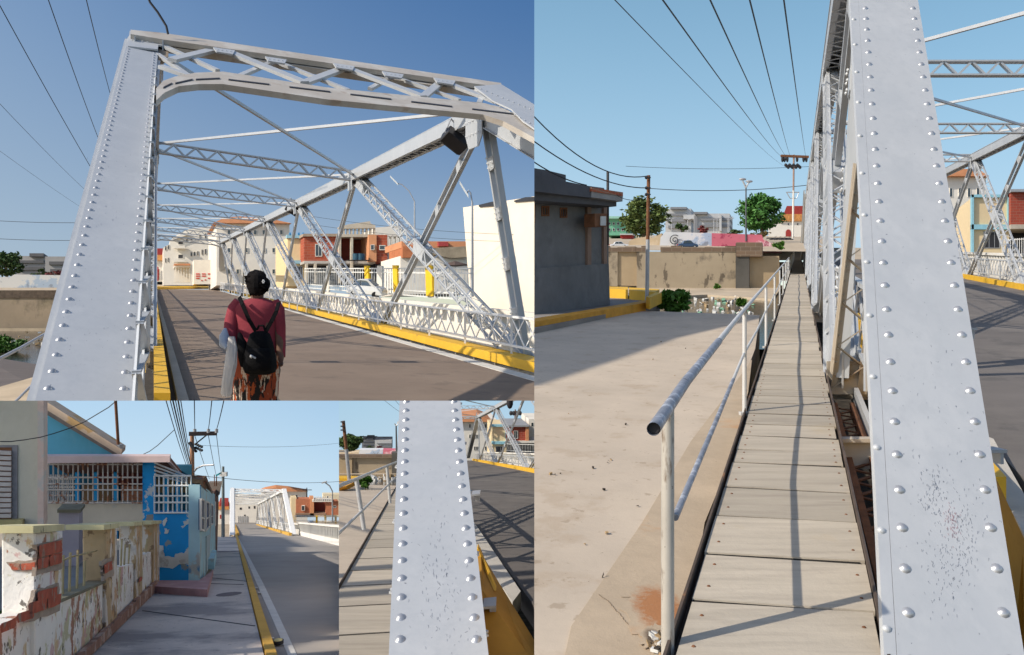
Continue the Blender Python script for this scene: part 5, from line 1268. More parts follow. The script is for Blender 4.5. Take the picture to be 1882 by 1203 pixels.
P0 = [(596, 903, 8.6), (655, 880, 12.1), (711, 856, 18.5), (745, 842, 30)]
MB().tube([at(*p) for p in P0], .026, 10).build('top_rail', pipe, hr)
MB().tube([at(590, 1010, 8.4), at(635, 968, 10.5), at(666, 938, 12.1), at(714, 890, 18.5), at(726, 878, 22), at(745, 866, 30)], .02, 10).build('mid_rail', pipe, hr)
for a, b, d in (((655, 881), (669, 972), 12.1), ((711, 857), (717, 924), 18.5), ((733, 846), (735, 890), 25)):
    MB().tube([at(*b, d), at(*a, d)], .034, 12).build('post', pipe, hr)
# bridge
wd = V(((767 - CX) / F, 1, -(826 - CY) / F)); v3 = wd * 24
o = lambda off, H_: at(767 + off * F / 13, 826 + F * H_ / 13, 13)
t3, B3, T3, acr3, ax3 = bridge('truss_bridge', 'silver riveted truss bridge right of the close riveted post', (o(.3, 1.6), o(8.3, 1.6)), (o(.5, -4.4), o(8.2, -4.4)), v3, 4, hide_left_post=True, portal=False, u=1.0)
rp_ = Pl(at(735, 736, 6.8), at(846, 736, 6.8), at(715, 1203, 4.1))
big_post(t3, rp_.hit(736, 700), rp_.hit(842, 700), rp_.hit(902, 1240), rp_.hit(713, 1240), .05, silver(), 21, r=.024, legs=False)
kind(MB().prism([wq(1.2, 4), wq(8.6, 4), wq(8.3, 120), wq(1.2, 120)], -UP * .25).build('road', asphalt))
kb = MB(); strip_box(kb, [wq(7.95, 20, -.02), wq(8.1, 120, -.02)], [wq(8.2, 20, -.02), wq(8.35, 120, -.02)], .3); kind(kb.build('kerb', yellow))
kb = MB(); kb.prism([gnd(x, y, 1.5) for x, y in [(868, 955), (880, 972), (957, 1086), (942, 1106), (872, 1003)]], -UP * .18); kind(kb.build('kerb_ledge', mat('pale_ledge', (.5, .47, .42))))
kb = MB(); kb.prism([at(876, 1015, 6), at(884, 1036, 6), at(915, 1090, 5.4), at(982, 1203, 4.6), at(1000, 1240, 4.4), at(890, 1240, 4.4), at(880, 1100, 5)], V((.02, .15, 0))); kind(kb.build('kerb_face', mat('ochre_paint', (.42, .22, .03))))
kb = MB(); kb.prism([at(876, 1012, 5.9), at(884, 1030, 5.9), at(908, 1085, 5.3), at(912, 1085, 5.3), at(886, 1026, 5.9), at(878, 1005, 5.9)], V((.0, .1, 0))); kind(kb.build('kerb_face', yellow))
lattice_rail(t3, wq(8.4, 30), wq(8.45, 120), .4, 1.05, 1.2, silver())
lattice_rail(t3, wq(.3, 6), wq(.3, 110), .3, 1.2, 2.2, silver(), t=.06)
scuffs(rp_, [(770, 1000, 870, 1203), (760, 900, 840, 1150)], 130, sc_, .0016, (2, 7), t3)
for x, y, d in ((874, 906, 7), (900, 1108, 5)):
    q = MB(); c = at(x, y, d); q.box(c, V((.04, 0, .004)), V((0, .08, 0)), V((0, 0, .008))); q.box(c + V((.02, -.03, -.03)), V((.02, 0, 0)), V((0, .01, 0)), V((0, 0, .03))); q.build('bracket', galv, t3)
balustrade('balustrade_wall', 'white balustrade wall beyond the bridge in the close view', wq(9.6, 35), wq(9.7, 118), 1.3, white, 110)
t = thing('apartment_block', at(875, 845, 140), 'white apartment block with orange roof right of the close post', 'building')
pl = front(140); solid(pl, rect(800, 770, 912, 850), 12).build('wall', white, t); solid(pl, [(800, 771), (848, 764), (882, 763), (900, 770), (914, 775), (800, 775)], 12, .9).build('roof', otile, t)
windows(t, pl, [(x, y, x + 3.2, y + 7) for y in (779, 798, 820) for x in (862, 871, 875, 891, 895)], white, glass, .1, .08)
t = thing('cream_house', at(918, 845, 110), 'narrow cream house with light blue trim beside the brick house in the close view', 'house')
pl = front(110); solid(pl, rect(905, 783, 931, 850), 8).build('wall', mat('cream_paint', (.7, .58, .36)), t)
q = MB(); [solid(pl, r, .6, .3, q) for r in (rect(904, 780, 933, 784), rect(904, 811, 933, 816), rect(929, 784, 933, 811))]; q.build('trim', mat('light_blue_paint', (.3, .5, .6)), t); windows(t, pl, [(911, 820, 924, 835)], galv, dark, .1, .05, 2)
t = thing('brick_building', at(950, 840, 108), 'small bare red brick house in the close view', 'building')
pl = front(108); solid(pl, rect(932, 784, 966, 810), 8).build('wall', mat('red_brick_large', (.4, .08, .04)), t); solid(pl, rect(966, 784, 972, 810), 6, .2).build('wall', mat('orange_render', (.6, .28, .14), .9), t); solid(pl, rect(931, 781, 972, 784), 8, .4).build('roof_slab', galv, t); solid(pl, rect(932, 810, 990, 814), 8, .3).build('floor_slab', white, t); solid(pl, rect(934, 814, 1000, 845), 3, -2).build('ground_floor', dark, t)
windows(t, pl, [(944, 791, 952, 806)], white, glass, .1, .08, 1)
t = thing('white_house', at(985, 840, 112), 'white house at the right edge of the close view', 'house'); pl = front(112); solid(pl, rect(972, 770, 1010, 850), 8).build('wall', white, t); windows(t, pl, [(976, 776, 981, 784)], white, glass)
bar_fence('bar_fence', 'white barred fence before the brick house in the close view', at(930, 840, 100), at(1000, 845, 90), 1.7, 24, mat('white_bars', (.7, .7, .7), .6))
t, g, tp = pole('utility_pole', 946, 784, 752, 115, .12, 'distant utility pole with transformers above the brick house', 'pole', rust, 1)
q = MB(); q.beam(at(938, 757, 115), at(957, 755, 115), .15, .15); [q.blob(at(x, 759, 115), .25, .2, .35, 6, 4) for x in (939, 944, 950, 956)]; q.build('crossarm', dark, t)
for i, (a, b) in enumerate([((700, 730, 60), (740, 760, 90)), ((722, 730, 60), (745, 755, 90))]): wire(sag(at(*a), at(*b), .05), .015, ['thin cable crossing the pale sky to the close post', 'shorter thin cable touching the close post'][i], 'cables above the close post')
q = MB(); q.blob(at(937, 739, 60), .25, .2, .5, 8, 5); tag(q.build('floodlight', dark), 'dark floodlight under the chord at the top edge of the close view', 'floodlight')
# ================================================================ district four: the street leading to the bridge (lower left picture)
district(1.0, 950, clips=[frame_plane(x=623, sgn=1), frame_plane(y=736, sgn=-1)])
street_dir(428, 951)
sky_backdrop(-60, 736, 623, 962, 900, skymat('sky_hazy_blue', 900, (.56, .70, .80), 6.5, 0, (.9, 1.12, 1.12), .16))
white = mat('white_wall', (.74, .71, .65)); dark = mat('dark_opening', (.03, .03, .035)); glass = mat('window_glass', (.03, .045, .06)); galv = mat('galvanised', (.4, .4, .4)); rust = mat('rusty_iron', (.2, .1, .05)); otile = mat('orange_roof', (.58, .26, .13)); sand = mat('sand', (.45, .37, .27)); ww = mat('far_white', (.5, .5, .5))
yk = mat('kerb_yellow_worn', (.62, .36, .06), .8, 0, .15, 2, layers=[((.3, .2, .1), 4, .62, .06, .6)])
asp = mat('street_asphalt', (.36, .335, .31), .9, 0, .1, .5, bump=.12, bscale=50, layers=[((.26, .23, .20), .4, .52, .25, .5), ((.08, .075, .07), 24, .68, .03, .5)])
pav = mat('street_pavement', (.56, .50, .45), .9, 0, .12, .7, bump=.15, bscale=20, layers=[((.20, .19, .20), .45, .50, .10, .75), ((.15, .14, .14), 14, .62, .03, .6)])
kind(MB().sheet(patch([(-5000, 2.5), (4000, 2.5), (1200, 420), (0, 420)], 1.75)).build('ground', sand))
kind(MB().prism([gnd(x, y) for x, y in [(436, 984), (428, 962), (440, 955.5), (466, 955.5), (470, 962), (552, 982), (640, 1005), (1000, 1110), (1300, 1300), (520, 1300)]], -UP * .1).build('road', asp))
kind(MB().prism([gnd(x, y, 1.5) for x, y in [(398, 986), (433, 986), (485, 1203), (506, 1300), (40, 1300), (160, 1203), (290, 1080), (380, 1082), (394, 1030)]], -UP * .1).build('sidewalk', pav))
q = MB()
for a, b in (((372, 1060), (455, 1068)), ((262, 1122), (468, 1150)), ((398, 1012), (438, 1013)), ((380, 1072), (448, 1074))): q.beam(gnd(*a, 1.497), gnd(*b, 1.497), .02, .01)
kind(q.build('pavement_joint', dark))
kb = MB(); strip_box(kb, [gnd(432, 984, 1.6), gnd(484, 1203, 1.6), gnd(503, 1290, 1.6)], [gnd(436, 984, 1.6), gnd(503, 1203, 1.6), gnd(530, 1290, 1.6)], .13); kind(kb.build('kerb', yk))
kind(MB().prism([gnd(x, y, 1.592) for x, y in [(437.5, 990), (440, 990), (449, 1006), (483, 1070), (512, 1130), (546, 1203), (575, 1290), (548, 1290), (529, 1203), (502, 1140), (470, 1068), (446, 1010)]], -UP * .01).build('white_marking', mat('white_line', (.62, .61, .58), .8, 0, .12, 3)))
q = MB(); c = gnd(421, 1091, 1.494); q.prism([c + V((math.cos(a * PI / 12) * .2, math.sin(a * PI / 12) * .45, -.233 * math.sin(a * PI / 12) * .45)) for a in range(24)], -UP * .01)
tag(q.build('manhole_cover', mat('manhole_iron', (.14, .12, .13), .7, .2, .2, 8)), 'round dark manhole cover in the pavement beside the blue house', 'manhole cover')
q = MB()
for x, y in ((453, 1042), (470, 1080), (476, 1089), (500, 1173), (510, 1182)): q.prism([gnd(x - 2, y, 1.59), gnd(x + 4, y, 1.59), gnd(x + 4, y + 2, 1.59), gnd(x - 2, y + 2, 1.59)], UP * .02)
kind(q.build('litter', mat('pale_litter', (.6, .6, .58))), 'stuff')
ft = thing('flattened_tin', gnd(511, 1182, 1.58), 'flattened yellow topped tin lying in the gutter', 'tin')
c = gnd(511, 1182, 1.57); MB().tube([c, c + UP * .04], .07, 12).build('rim', dark, ft); MB().tube([c + UP * .04, c + UP * .045], .055, 12).build('lid', mat('tin_yellow', (.6, .5, .2), .6), ft)
# bridge
wd = V(((428 - CX) / F, 1, -(951 - CY) / F)); v4 = wd * 14
B_ = lambda off, d, h: at(428 + off * F / d, 951 - F * h / d, d)
wpb = mat('bright_white_iron', (.78, .78, .76), .5, 0, .04, 2)
t4, B4, T4, acr4, ax4 = bridge('truss_bridge', 'whole white truss bridge seen down the street from its end', (B_(-.05, 84, -1.6), B_(5.25, 84, -1.55)), (B_(-.05, 84, 2.95), B_(5.3, 84, 2.85)), v4, 6, u=.75, m=wpb)
kb = MB(); strip_box(kb, [B4(1, -1) - acr4 * .45, B4(1, 6)- acr4 * .45], [B4(1, -1) - acr4 * .2, B4(1, 6)- acr4 * .2], .25); strip_box(kb, [B4(0, -1) + acr4 * .35, B4(0, 6)+ acr4 * .35], [B4(0, -1) + acr4 * .6, B4(0, 6)+ acr4 * .6], .25); kind(kb.build('kerb', yk))
lattice_rail(t4, B4(1, -.8) + acr4 * .1, B4(1, 7), .35, 1.0, .9, wpb)
balustrade('balustrade_wall', 'low white balustrade wall on the right side of the street', gnd(551, 983), gnd(640, 1006), 1.15, white, 36, .3)
balustrade('balustrade_wall', 'white balustrade wall running behind the far white bridge', B4(1, -.9) + acr4 * .9, B4(1, 6) + acr4 * .9, 1.0, white, 60)
# far row
t = thing('apartment_block', at(530, 960, 210), 'white apartment block with orange roof behind the far bridge', 'building')
pl = front(210); solid(pl, rect(480, 902, 565, 962), 3).build('wall', white, t); solid(pl, [(478, 903), (488, 899), (508, 895), (530, 897), (566, 903)], 3, 1).build('roof', otile, t); windows(t, pl, [(535, 909, 540, 915), (542, 909, 547, 915), (520, 920, 524, 926)], white, glass)
t = thing('apartment_block', at(460, 962, 240), 'white building seen through the portal of the far bridge', 'building')
pl = front(240); solid(pl, rect(424, 918, 482, 964), 8).build('wall', white, t); windows(t, pl, [(440, 932, 445, 937), (456, 930, 460, 935), (466, 929, 470, 935), (448, 945, 452, 949)], white, dark)
for x in range(437, 454, 4): solid(pl, rect(x, 948, x + 1.2, 960), .3, .2).build('pilaster', ww, t)
t = thing('church', at(410, 962, 200), 'small church with red roof left of the far bridge', 'church')
pl = front(200); solid(pl, rect(396, 935, 424, 966), 8).build('wall', white, t); solid(pl, [(402, 932), (404, 924), (420, 924), (420, 932)], 6, .4).build('roof', mat('red_roof', (.32, .04, .035)), t); solid(pl, rect(398, 931, 421, 936), 6, .8).build('tiled_roof', mat('orange_tiles', (.55, .25, .08)), t); solid(pl, rect(404, 946, 407, 953), .3, .2).build('door', mat('red_roof', (.3, .03, .03)), t)
t = thing('brick_building', at(580, 955, 165), 'orange red brick building behind the yellow pillars', 'building')
pl = front(165); bk_ = mat('bright_brick', (.46, .17, .09), .9, 0, .15, 2)
solid(pl, rect(535, 914, 545, 960), 2, -.2).build('wall', mat('cream_paint', (.7, .58, .36)), t)
solid(pl, rect(544, 917, 571, 943), 2).build('wall', bk_, t); solid(pl, rect(570, 914, 577, 948), 2, .3).build('column', mat('orange_render', (.6, .28, .14)), t); solid(pl, rect(577, 922, 600, 946), 4, -1.5).build('wall', mat('deep_brick', (.2, .04, .03)), t); solid(pl, rect(599, 921, 622, 946), 2, .3).build('wall', bk_, t)
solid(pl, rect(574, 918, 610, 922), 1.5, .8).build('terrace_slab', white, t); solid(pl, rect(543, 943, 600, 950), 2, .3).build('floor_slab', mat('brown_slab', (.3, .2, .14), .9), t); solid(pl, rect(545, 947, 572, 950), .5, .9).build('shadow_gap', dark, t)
windows(t, pl, [(554, 929, 560, 938), (612, 929, 618, 933)], white, glass, .1, .35)
q = MB(); [solid(pl, rect(x, 912, x + 1.3, 919), .3, .9, q) for x in range(576, 612, 4)]; q.build('balustrade', white, t)
t = thing('white_house', at(615, 930, 190), 'cream flat house behind the brick building at the right edge', 'house'); pl = front(190); solid(pl, rect(594, 908, 660, 950), 2).build('wall', mat('cream_wall_far', (.7, .62, .45), .9), t); windows(t, pl, [(600, 911, 604, 915)], white, glass)
fn = bar_fence('bar_fence', 'white barred fence with yellow pillars at the right end of the street', at(541, 965, 120), at(640, 968, 110), 1.45, 50, mat('white_bars', (.7, .7, .7)))
for x in (582, 598, 617, 637): MB().beam(at(x, 968, 115), at(x, 948, 114), .28, .2).build('pillar', mat('pillar_yellow', (.8, .5, .03), .7), fn)
small_car(560, 958, 580, 967, 112, mat('white_car_paint', (.6, .6, .6)), 'tiny silver car beside the yellow pillars down the street')
t, g, tp = pole('street_lamp', 611, 958, 903, 100, .1, 'street lamp with pale head at the right edge of the street', 'street lamp', galv); MB().tube([tp, at(606, 893, 100), at(597, 886, 100)], .08, 6).build('arm', galv, t); MB().box(at(596, 886, 100), V((.3, 0, .08)), V((0, .15, 0)), V((0, 0, .08))).build('lamp_head', ww, t)
t, g, tp = pole('radio_mast', 564, 915, 896, 200, .15, 'small dark mast on the roofs behind the bridge', 'mast', dark); MB().beam(at(556, 900, 200), at(573, 900, 200), .15, .15).build('crossarm', dark, t)
# left row of houses
gb = thing('grey_building', at(40, 963, 14), 'weathered grey green plastered building at the left edge', 'building')
pl = front(14); gm = mat('old_plaster', (.60, .56, .45), .95, 0, .15, .7, bump=.2, bscale=8, layers=[((.28, .26, .18), .7, .52, .15, .7), ((.66, .63, .55), 1.2, .55, .1, .6), ((.5, .33, .25), 1.6, .62, .04, .7, (1, 1, .5))])
solid(pl, rect(-60, 700, 70, 966), .3).build('wall', gm, gb)
solid(pl, rect(69, 700, 80, 966), .3, .1).build('corner_pilaster', mat('pink_plaster', (.66, .50, .42), .95, 0, .25, 1.5, layers=[((.5, .5, .46), 1.5, .52, .06, .8), ((.5, .25, .05), 3, .66, .05, .7)]), gb)
solid(pl, rect(-60, 956, 41, 968), .3, .15).build('sill', mat('yellow_green_sill', (.42, .36, .17), .9, 0, .2, 2), gb)
fr = solid(pl, rect(-60, 818, 32, 958), .1, .02).build('window', mat('grey_reveal', (.25, .24, .25), .9, 0, .2, 3), gb)
q = MB()
for i in range(13): solid(pl, [(-60, 825 + i * 10), (20, 829 + i * 9.6), (20, 836 + i * 9.6), (-60, 832 + i * 10)], .05, .08, q)
q.build('louvre', mat('louvre_white', (.52, .48, .45), .7, 0, .15, 2), fr); solid(pl, rect(-60, 822, 21, 956), .02, .03).build('louvre_gap', rust, fr)
bh = thing('gabled_house', at(150, 940, 20), 'sky blue house with sloping weathered eave behind the barred veranda', 'house')
pl = front(20); sb = mat('sky_blue_plaster', (.15, .50, .68), .9, 0, .12, .8, layers=[((.34, .60, .68), .8, .5, .15, .7, (1, 1, .3)), ((.08, .35, .5), 1.2, .6, .1, .4, (1, 1, .4))])
solid(pl, [(78, 752), (216, 836), (216, 842), (78, 842)], .3).build('wall', sb, bh)
ev = mat('weathered_eave', (.60, .46, .34), .95, 0, .2, 1.5, layers=[((.5, .28, .06), 1.5, .55, .05, .7), ((.12, .10, .09), 4, .64, .05, .6)])
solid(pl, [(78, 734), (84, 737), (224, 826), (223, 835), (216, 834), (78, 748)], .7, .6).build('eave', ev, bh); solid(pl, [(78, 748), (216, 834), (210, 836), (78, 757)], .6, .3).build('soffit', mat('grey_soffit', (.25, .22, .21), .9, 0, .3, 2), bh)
MB().box(at(187, 803, 20.2), V((.05, 0, 0)), V((0, .05, 0)), V((0, 0, .07))).build('vent_pipe', galv, bh)
at_ = thing('antenna_mast', at(218, 824, 19.6), 'thin dark antenna pole on the blue house roof', 'mast'); MB().tube([at(218, 826, 19.6), at(212, 730, 19.6)], .035, 6).build('pole', rust, at_); MB().box(at(214, 819, 19.6), V((.12, 0, 0)), V((0, .1, 0)), V((0, 0, .03))).build('base_plate', galv, at_)
# veranda house with grilles
vh = thing('veranda_house', gnd(330, 1085), 'bright blue peeling house with barred veranda and pink slab roof', 'house')
pl = front(18.6); pinkc = mat('pink_slab', (.62, .48, .46), .9, 0, .15, 1.2, layers=[((.55, .48, .44), 1.5, .56, .08, .6)])
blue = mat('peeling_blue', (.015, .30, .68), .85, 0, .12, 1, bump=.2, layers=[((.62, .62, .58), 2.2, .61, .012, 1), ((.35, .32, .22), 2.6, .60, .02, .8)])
blue2 = mat('plain_blue', (.015, .30, .66), .85, 0, .15, 1, layers=[((.6, .6, .56), 2.2, .64, .015, .9)])
solid(pl, [(78, 838), (312, 838), (312, 849), (78, 851)], .3, .4).build('roof_edge', pinkc, vh)
S2 = Pl(at(312, 845, 18.2), at(352, 888, 32))
S2p = [at(312, 838, 18.4), at(350, 885, 31), at(350, 889, 31), at(312, 849, 18.4)]
MB().prism(S2p, V((-.08, .02, 0))).build('roof_edge', pinkc, vh)
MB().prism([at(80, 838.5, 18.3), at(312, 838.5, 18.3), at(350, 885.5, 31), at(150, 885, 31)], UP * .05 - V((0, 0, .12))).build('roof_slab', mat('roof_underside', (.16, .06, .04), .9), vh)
solid(pl, rect(78, 924, 262, 975), .25).build('low_wall', mat('beige_plaster', (.62, .54, .42), .9, 0, .12, 1, layers=[((.5, .48, .44), 1.6, .62, .04, .7)]), vh)
solid(pl, rect(262, 848, 284, 965), .35, .06).build('pillar', blue2, vh)
solid(pl, [(282, 943), (351, 943), (351, 888), (368, 888), (367, 1080), (282, 1076)], .3, .1).build('front_wall', blue, vh)
def ragged(pl, pts, m, off, amp, n, parent, name='peeled_patch', thick=.01):
    out = []
    for i in range(len(pts)):
        a, b = pts[i], pts[(i + 1) % len(pts)]
        for k in range(n): out.append((a[0] + (b[0] - a[0]) * k / n + random.uniform(-amp, amp), a[1] + (b[1] - a[1]) * k / n + random.uniform(-amp, amp)))
    return MB().prism(on(pl, out, off), -pl.n * thick).build(name, m, parent)
pm_ = mat('bare_plaster_white', (.66, .65, .60), .95, 0, .08, 4, layers=[((.45, .40, .34), 5, .58, .04, .6)])
for pts in ([(291, 1002), (300, 1003), (302, 1022), (320, 1024), (322, 1018), (338, 1016), (350, 1004), (362, 1004), (363, 1030), (350, 1034), (330, 1036), (318, 1044), (292, 1041)], [(298, 958), (306, 950), (308, 956), (300, 968)], [(352, 1056), (364, 1050), (364, 1070), (352, 1068)], [(302, 972), (310, 972), (308, 980), (303, 980)]):
    ragged(pl, pts, pm_, .115, 1.3, 4, vh)
ragged(pl, [(270, 946), (282, 944), (280, 960), (266, 962)], mat('grey_patch', (.3, .28, .25), .9), .075, 1.2, 3, vh)
# side wall to the street
SW = Pl(gnd(367, 1081), gnd(394, 1024)); lb = mat('light_blue_side', (.42, .66, .74), .9, 0, .12, 1, layers=[((.5, .48, .42), 1.2, .56, .04, .8), ((.05, .25, .5), 1.5, .64, .04, .8)])
SW.n = SW.n if SW.n.x > 0 else -SW.n
def swp(pts, off=0.0): return on(SW, pts, off)
MB().prism(swp([(367, 890), (395, 908), (396, 1020), (384, 1042), (367, 1081)]), V((-.25, 0, 0))).build('side_wall', lb, vh)
for r in ([(369, 917), (375, 919), (375, 975), (369, 973)], [(378, 921), (384, 924), (384, 968), (378, 975)], [(387, 926), (391, 928), (391, 962), (387, 965)]):
    f = MB().prism(swp(r, .04), V((-.05, 0, 0))).build('window', mat('deep_blue_opening', (.01, .05, .16), .6), vh)
    q = MB(); p = swp(r, .07); [q.beam(p[i], p[(i + 1) % 4], .04, .04) for i in range(4)]; q.beam(p[0].lerp(p[3], .6), p[1].lerp(p[2], .6), .03, .03); q.build('grille', white, f)
MB().prism(swp([(380, 985), (386, 982), (386, 1040), (380, 1052)], .03), V((-.04, 0, 0))).build('door', mat('pale_door', (.45, .55, .58), .8, 0, .15, 2), vh)
MB().prism([gnd(285, 1090, 1.5), gnd(381, 1097, 1.5), gnd(392, 1056, 1.5), gnd(366, 1078, 1.5), gnd(285, 1078, 1.5)], UP * .14).build('plinth', mat('pink_plinth', (.45, .26, .26), .9, 0, .2, 2, layers=[((.5, .5, .45), 2, .6, .05, .6)]), vh)
MB().prism([gnd(379, 1046, 1.5), gnd(394, 1046, 1.5), gnd(398, 1026, 1.5), gnd(386, 1026, 1.5)], UP * .3).build('door_step', lb, vh)
tl_ = mat('mossy_tiles', (.16, .10, .06), .95, 0, .4, 3, bump=.4, layers=[((.35, .08, .05), 1.2, .55, .05, .8)])
MB().prism([at(345, 888, 18.5), at(346, 883, 18.5), at(379, 883, 20), at(393, 914, 33), at(391, 918, 33), at(370, 891, 18.5)], UP * .12).build('tiled_canopy', tl_, vh)
def grille(x0, y0, x1, y1, xs, ys, m, r, parent, pl, off, nm='grille'):
    q = MB()
    for x in xs: q.tube([pl.hit(x, y0, off), pl.hit(x, y1, off)], r, 5)
    for y in ys: q.tube([pl.hit(x0, y, off + .02), pl.hit(x1, y, off + .02)], r * 1.2, 5)
    return q.build(nm, m, parent)
gi = mat('rusty_white_bars', (.55, .50, .45), .7, .1, .1, 3, layers=[((.30, .11, .04), 5, .54, .06, .9)])
grille(80, 850, 262, 925, [80 + 9.1 * i for i in range(1, 20)], [853, 877, 889, 900, 924], gi, .016, vh, pl, .1)
grille(284, 874, 351, 943, [284 + 8.4 * i for i in range(9)], [874, 892, 911, 923, 942], mat('white_bars', (.7, .7, .7)), .018, vh, pl, .12)
q = MB(); [q.tube([at(284, 850 + k * 7, 18.4), at(351, 878 + k * 4, 19)], .02, 5) for k in range(4)]; q.build('awning_bar', mat('white_bars', (.7, .7, .7)), vh)
# interior of the veranda
bk2 = front(24)
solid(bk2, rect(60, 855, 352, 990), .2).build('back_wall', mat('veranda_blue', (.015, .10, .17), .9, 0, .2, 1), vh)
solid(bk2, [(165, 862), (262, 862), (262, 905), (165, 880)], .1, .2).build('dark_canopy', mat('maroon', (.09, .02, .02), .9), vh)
solid(bk2, rect(222, 893, 262, 925), .1, .3).build('brick_panel', brickmat('inner_brick', (.42, .17, .09), (.36, .13, .07), (.3, .2, .15)), vh)
for x in (138, 172, 208, 300, 322): solid(bk2, rect(x, 868, x + 8, 990), .15, 2.0).build('veranda_post', blue2, vh)
solid(bk2, rect(150, 892, 170, 990), .1, .4).build('door', mat('brown_door', (.20, .12, .06), .8), vh); solid(bk2, rect(182, 892, 205, 990), .1, .4).build('door', mat('brown_door', (.20, .12, .06), .8), vh)
grille(84, 872, 138, 925, range(86, 138, 4), [880, 895, 910], gi, .02, vh, bk2, 1.5, 'inner_grille')
solid(bk2, rect(286, 880, 350, 905), .1, .4).build('hedge_panel', mat('dry_hedge', (.16, .13, .07), .95, 0, .6, 4, bump=.5), vh)
lp = thing('yard_pillar', at(126, 1010, 16), 'lilac plastered garden pillar inside the yard', 'pillar'); pl3 = front(16)
solid(pl3, rect(108, 940, 145, 1040), .4).build('shaft', mat('lilac_plaster', (.36, .33, .38), .9, 0, .15, 1, layers=[((.12, .12, .12), 1.5, .6, .08, .6)]), lp); solid(pl3, rect(105, 936, 148, 942), .5, .06).build('cap', mat('mossy_cap', (.18, .17, .12), .9, 0, .3, 2), lp)
kind(MB().sheet([at(-60, 1010, 18.5), at(282, 1010, 18.5), at(285, 1080, 17), at(60, 1260, 8), at(-60, 1260, 7)]).build('yard_ground', mat('yard_tiles', (.20, .21, .22), .9, 0, .15, 1, bump=.2)))
# buildings beyond the blue house
t = thing('brown_building', gnd(398, 1015), 'narrow brown rendered building after the blue house', 'building')
MB().prism([at(388, 912, 33), at(401, 893, 36), at(402, 925, 36), at(399, 1016, 36), at(394, 1022, 33), at(388, 1020, 33)], V((-.15, .05, 0))).build('wall', mat('brown_render', (.20, .12, .09), .9, 0, .15, 1), t)
MB().prism([at(384, 886, 35), at(408, 886, 35), at(404, 908, 35), at(400, 912, 35), at(384, 905, 35)], V((-.1, .3, 0))).build('upper_slab', mat('raw_slab2', (.24, .20, .17), .9, 0, .2, 1), t)
MB().prism([at(392, 918, 32.5), at(397, 922, 33.5), at(397, 965, 33.5), at(392, 972, 32.5)], V((-.05, .05, 0))).build('window', white, t)
q = MB(); [q.tube([at(x, 893, 34.8), at(x, 872, 34.8)], .02, 5) for x in (394, 398)]; q.build('rebar', rust, t)
t = thing('solar_lamp', at(398, 893, 34), 'small teal solar lamp on rods above the brown building', 'street lamp'); MB().tube([at(397, 893, 34), at(398, 873, 34)], .02, 5).build('pole', rust, t); MB().box(at(402, 871, 34), V((.09, 0, .05)), V((0, .08, 0)), V((-.01, 0, .03))).build('panel', mat('teal_panel', (.02, .35, .38), .4), t)
up_, ug_, ut_ = pole('utility_pole', 353, 905, 798, 34, .11, 'orange brown utility pole with one crossarm over the blue house', 'pole', mat('orange_pole', (.42, .22, .13), .8, 0, .2, 2), 0)
q = MB(); q.beam(at(347, 797, 33.8), at(399, 796, 34.2), .16, .16); q.build('crossarm', mat('brown_arm', (.10, .07, .06), .8), up_)
q = MB(); [q.tube([at(x, 795, 34), at(x, 788, 34)], .07, 8) for x in (358, 383, 398)]; q.build('insulator', galv, up_)
q = MB(); q.beam(at(348, 812, 33.8), at(358, 828, 33.8), .12, .1); q.beam(at(360, 815, 34), at(380, 799, 34), .05, .05); [q.blob(at(360 + (k % 4) * 3.5, 816 + k * 1.6, 33.9), .07, .07, .06, 6, 4) for k in range(9)]; q.build('switch_gear', dark, up_)
q = MB(); q.tube([at(355, 868, 34), at(362, 860, 33.9), at(374, 855, 33.8), at(393, 854, 33.6)], .04, 6); q.build('lamp_arm', galv, up_)
t, g, tp = pole('street_pole', 410, 986, 857, 60, .13, 'slim grey green pole at the pavement end before the bridge', 'pole', mat('grey_green_pole', (.22, .25, .24), .6)); MB().box(at(411, 871, 60), V((.25, 0, 0)), V((0, .15, 0)), V((0, 0, .15))).build('junction_box', white, t)
gw = 'bundle of street cables over the blue house'
k = 0
lab = ['leftmost strand', 'second strand', 'third strand', 'fourth strand', 'fifth strand', 'rightmost strand']
for a, b in (((303, 728, 14), (350, 872, 34)), ((311, 728, 14), (351, 868, 34)), ((316, 728, 14), (351, 862, 34)), ((321, 728, 14), (352, 858, 34)), ((326, 728, 14), (352, 855, 34)), ((331, 728, 14), (353, 850, 34))):
    wire(sag(at(*a), at(*b), .12), .014 if k in (2, 4) else .009, lab[k] + ' of the dark cable bundle dropping to the orange brown pole', gw); k += 1
for i, (a, b) in enumerate([((357, 728, 20), (358, 789, 34)), ((390, 728, 20), (383, 789, 34)), ((413, 728, 20), (398, 789, 34))]):
    wire(sag(at(*a), at(*b), .05), .014, ['left one of three cables above the crossarm', 'middle one of three cables above the crossarm', 'right one of three cables above the crossarm'][i], 'cables rising from the crossarm')
for i, (a, b) in enumerate([((358, 800, 34), (385, 880, 60)), ((383, 800, 34), (397, 872, 60)), ((398, 800, 34), (407, 872, 60))]):
    wire(sag(at(*a), at(*b), .05), .014, ['left one of three cables below the crossarm', 'middle one of three cables below the crossarm', 'right one of three cables below the crossarm'][i], 'cables falling from the crossarm')
wire([at(x, y, 13) for x, y in [(-5, 811), (20, 811), (45, 808), (75, 803), (100, 796), (130, 786), (155, 775), (180, 760), (200, 748), (214, 736)]], .008, 'black cable sagging across the grey building and blue gable', 'house service cables')
wire([at(x, y, 25) for x, y in [(258, 837), (275, 829), (290, 818), (305, 804), (320, 790)]], .012, 'grey cable curving up from the pink slab roof', 'house service cables')
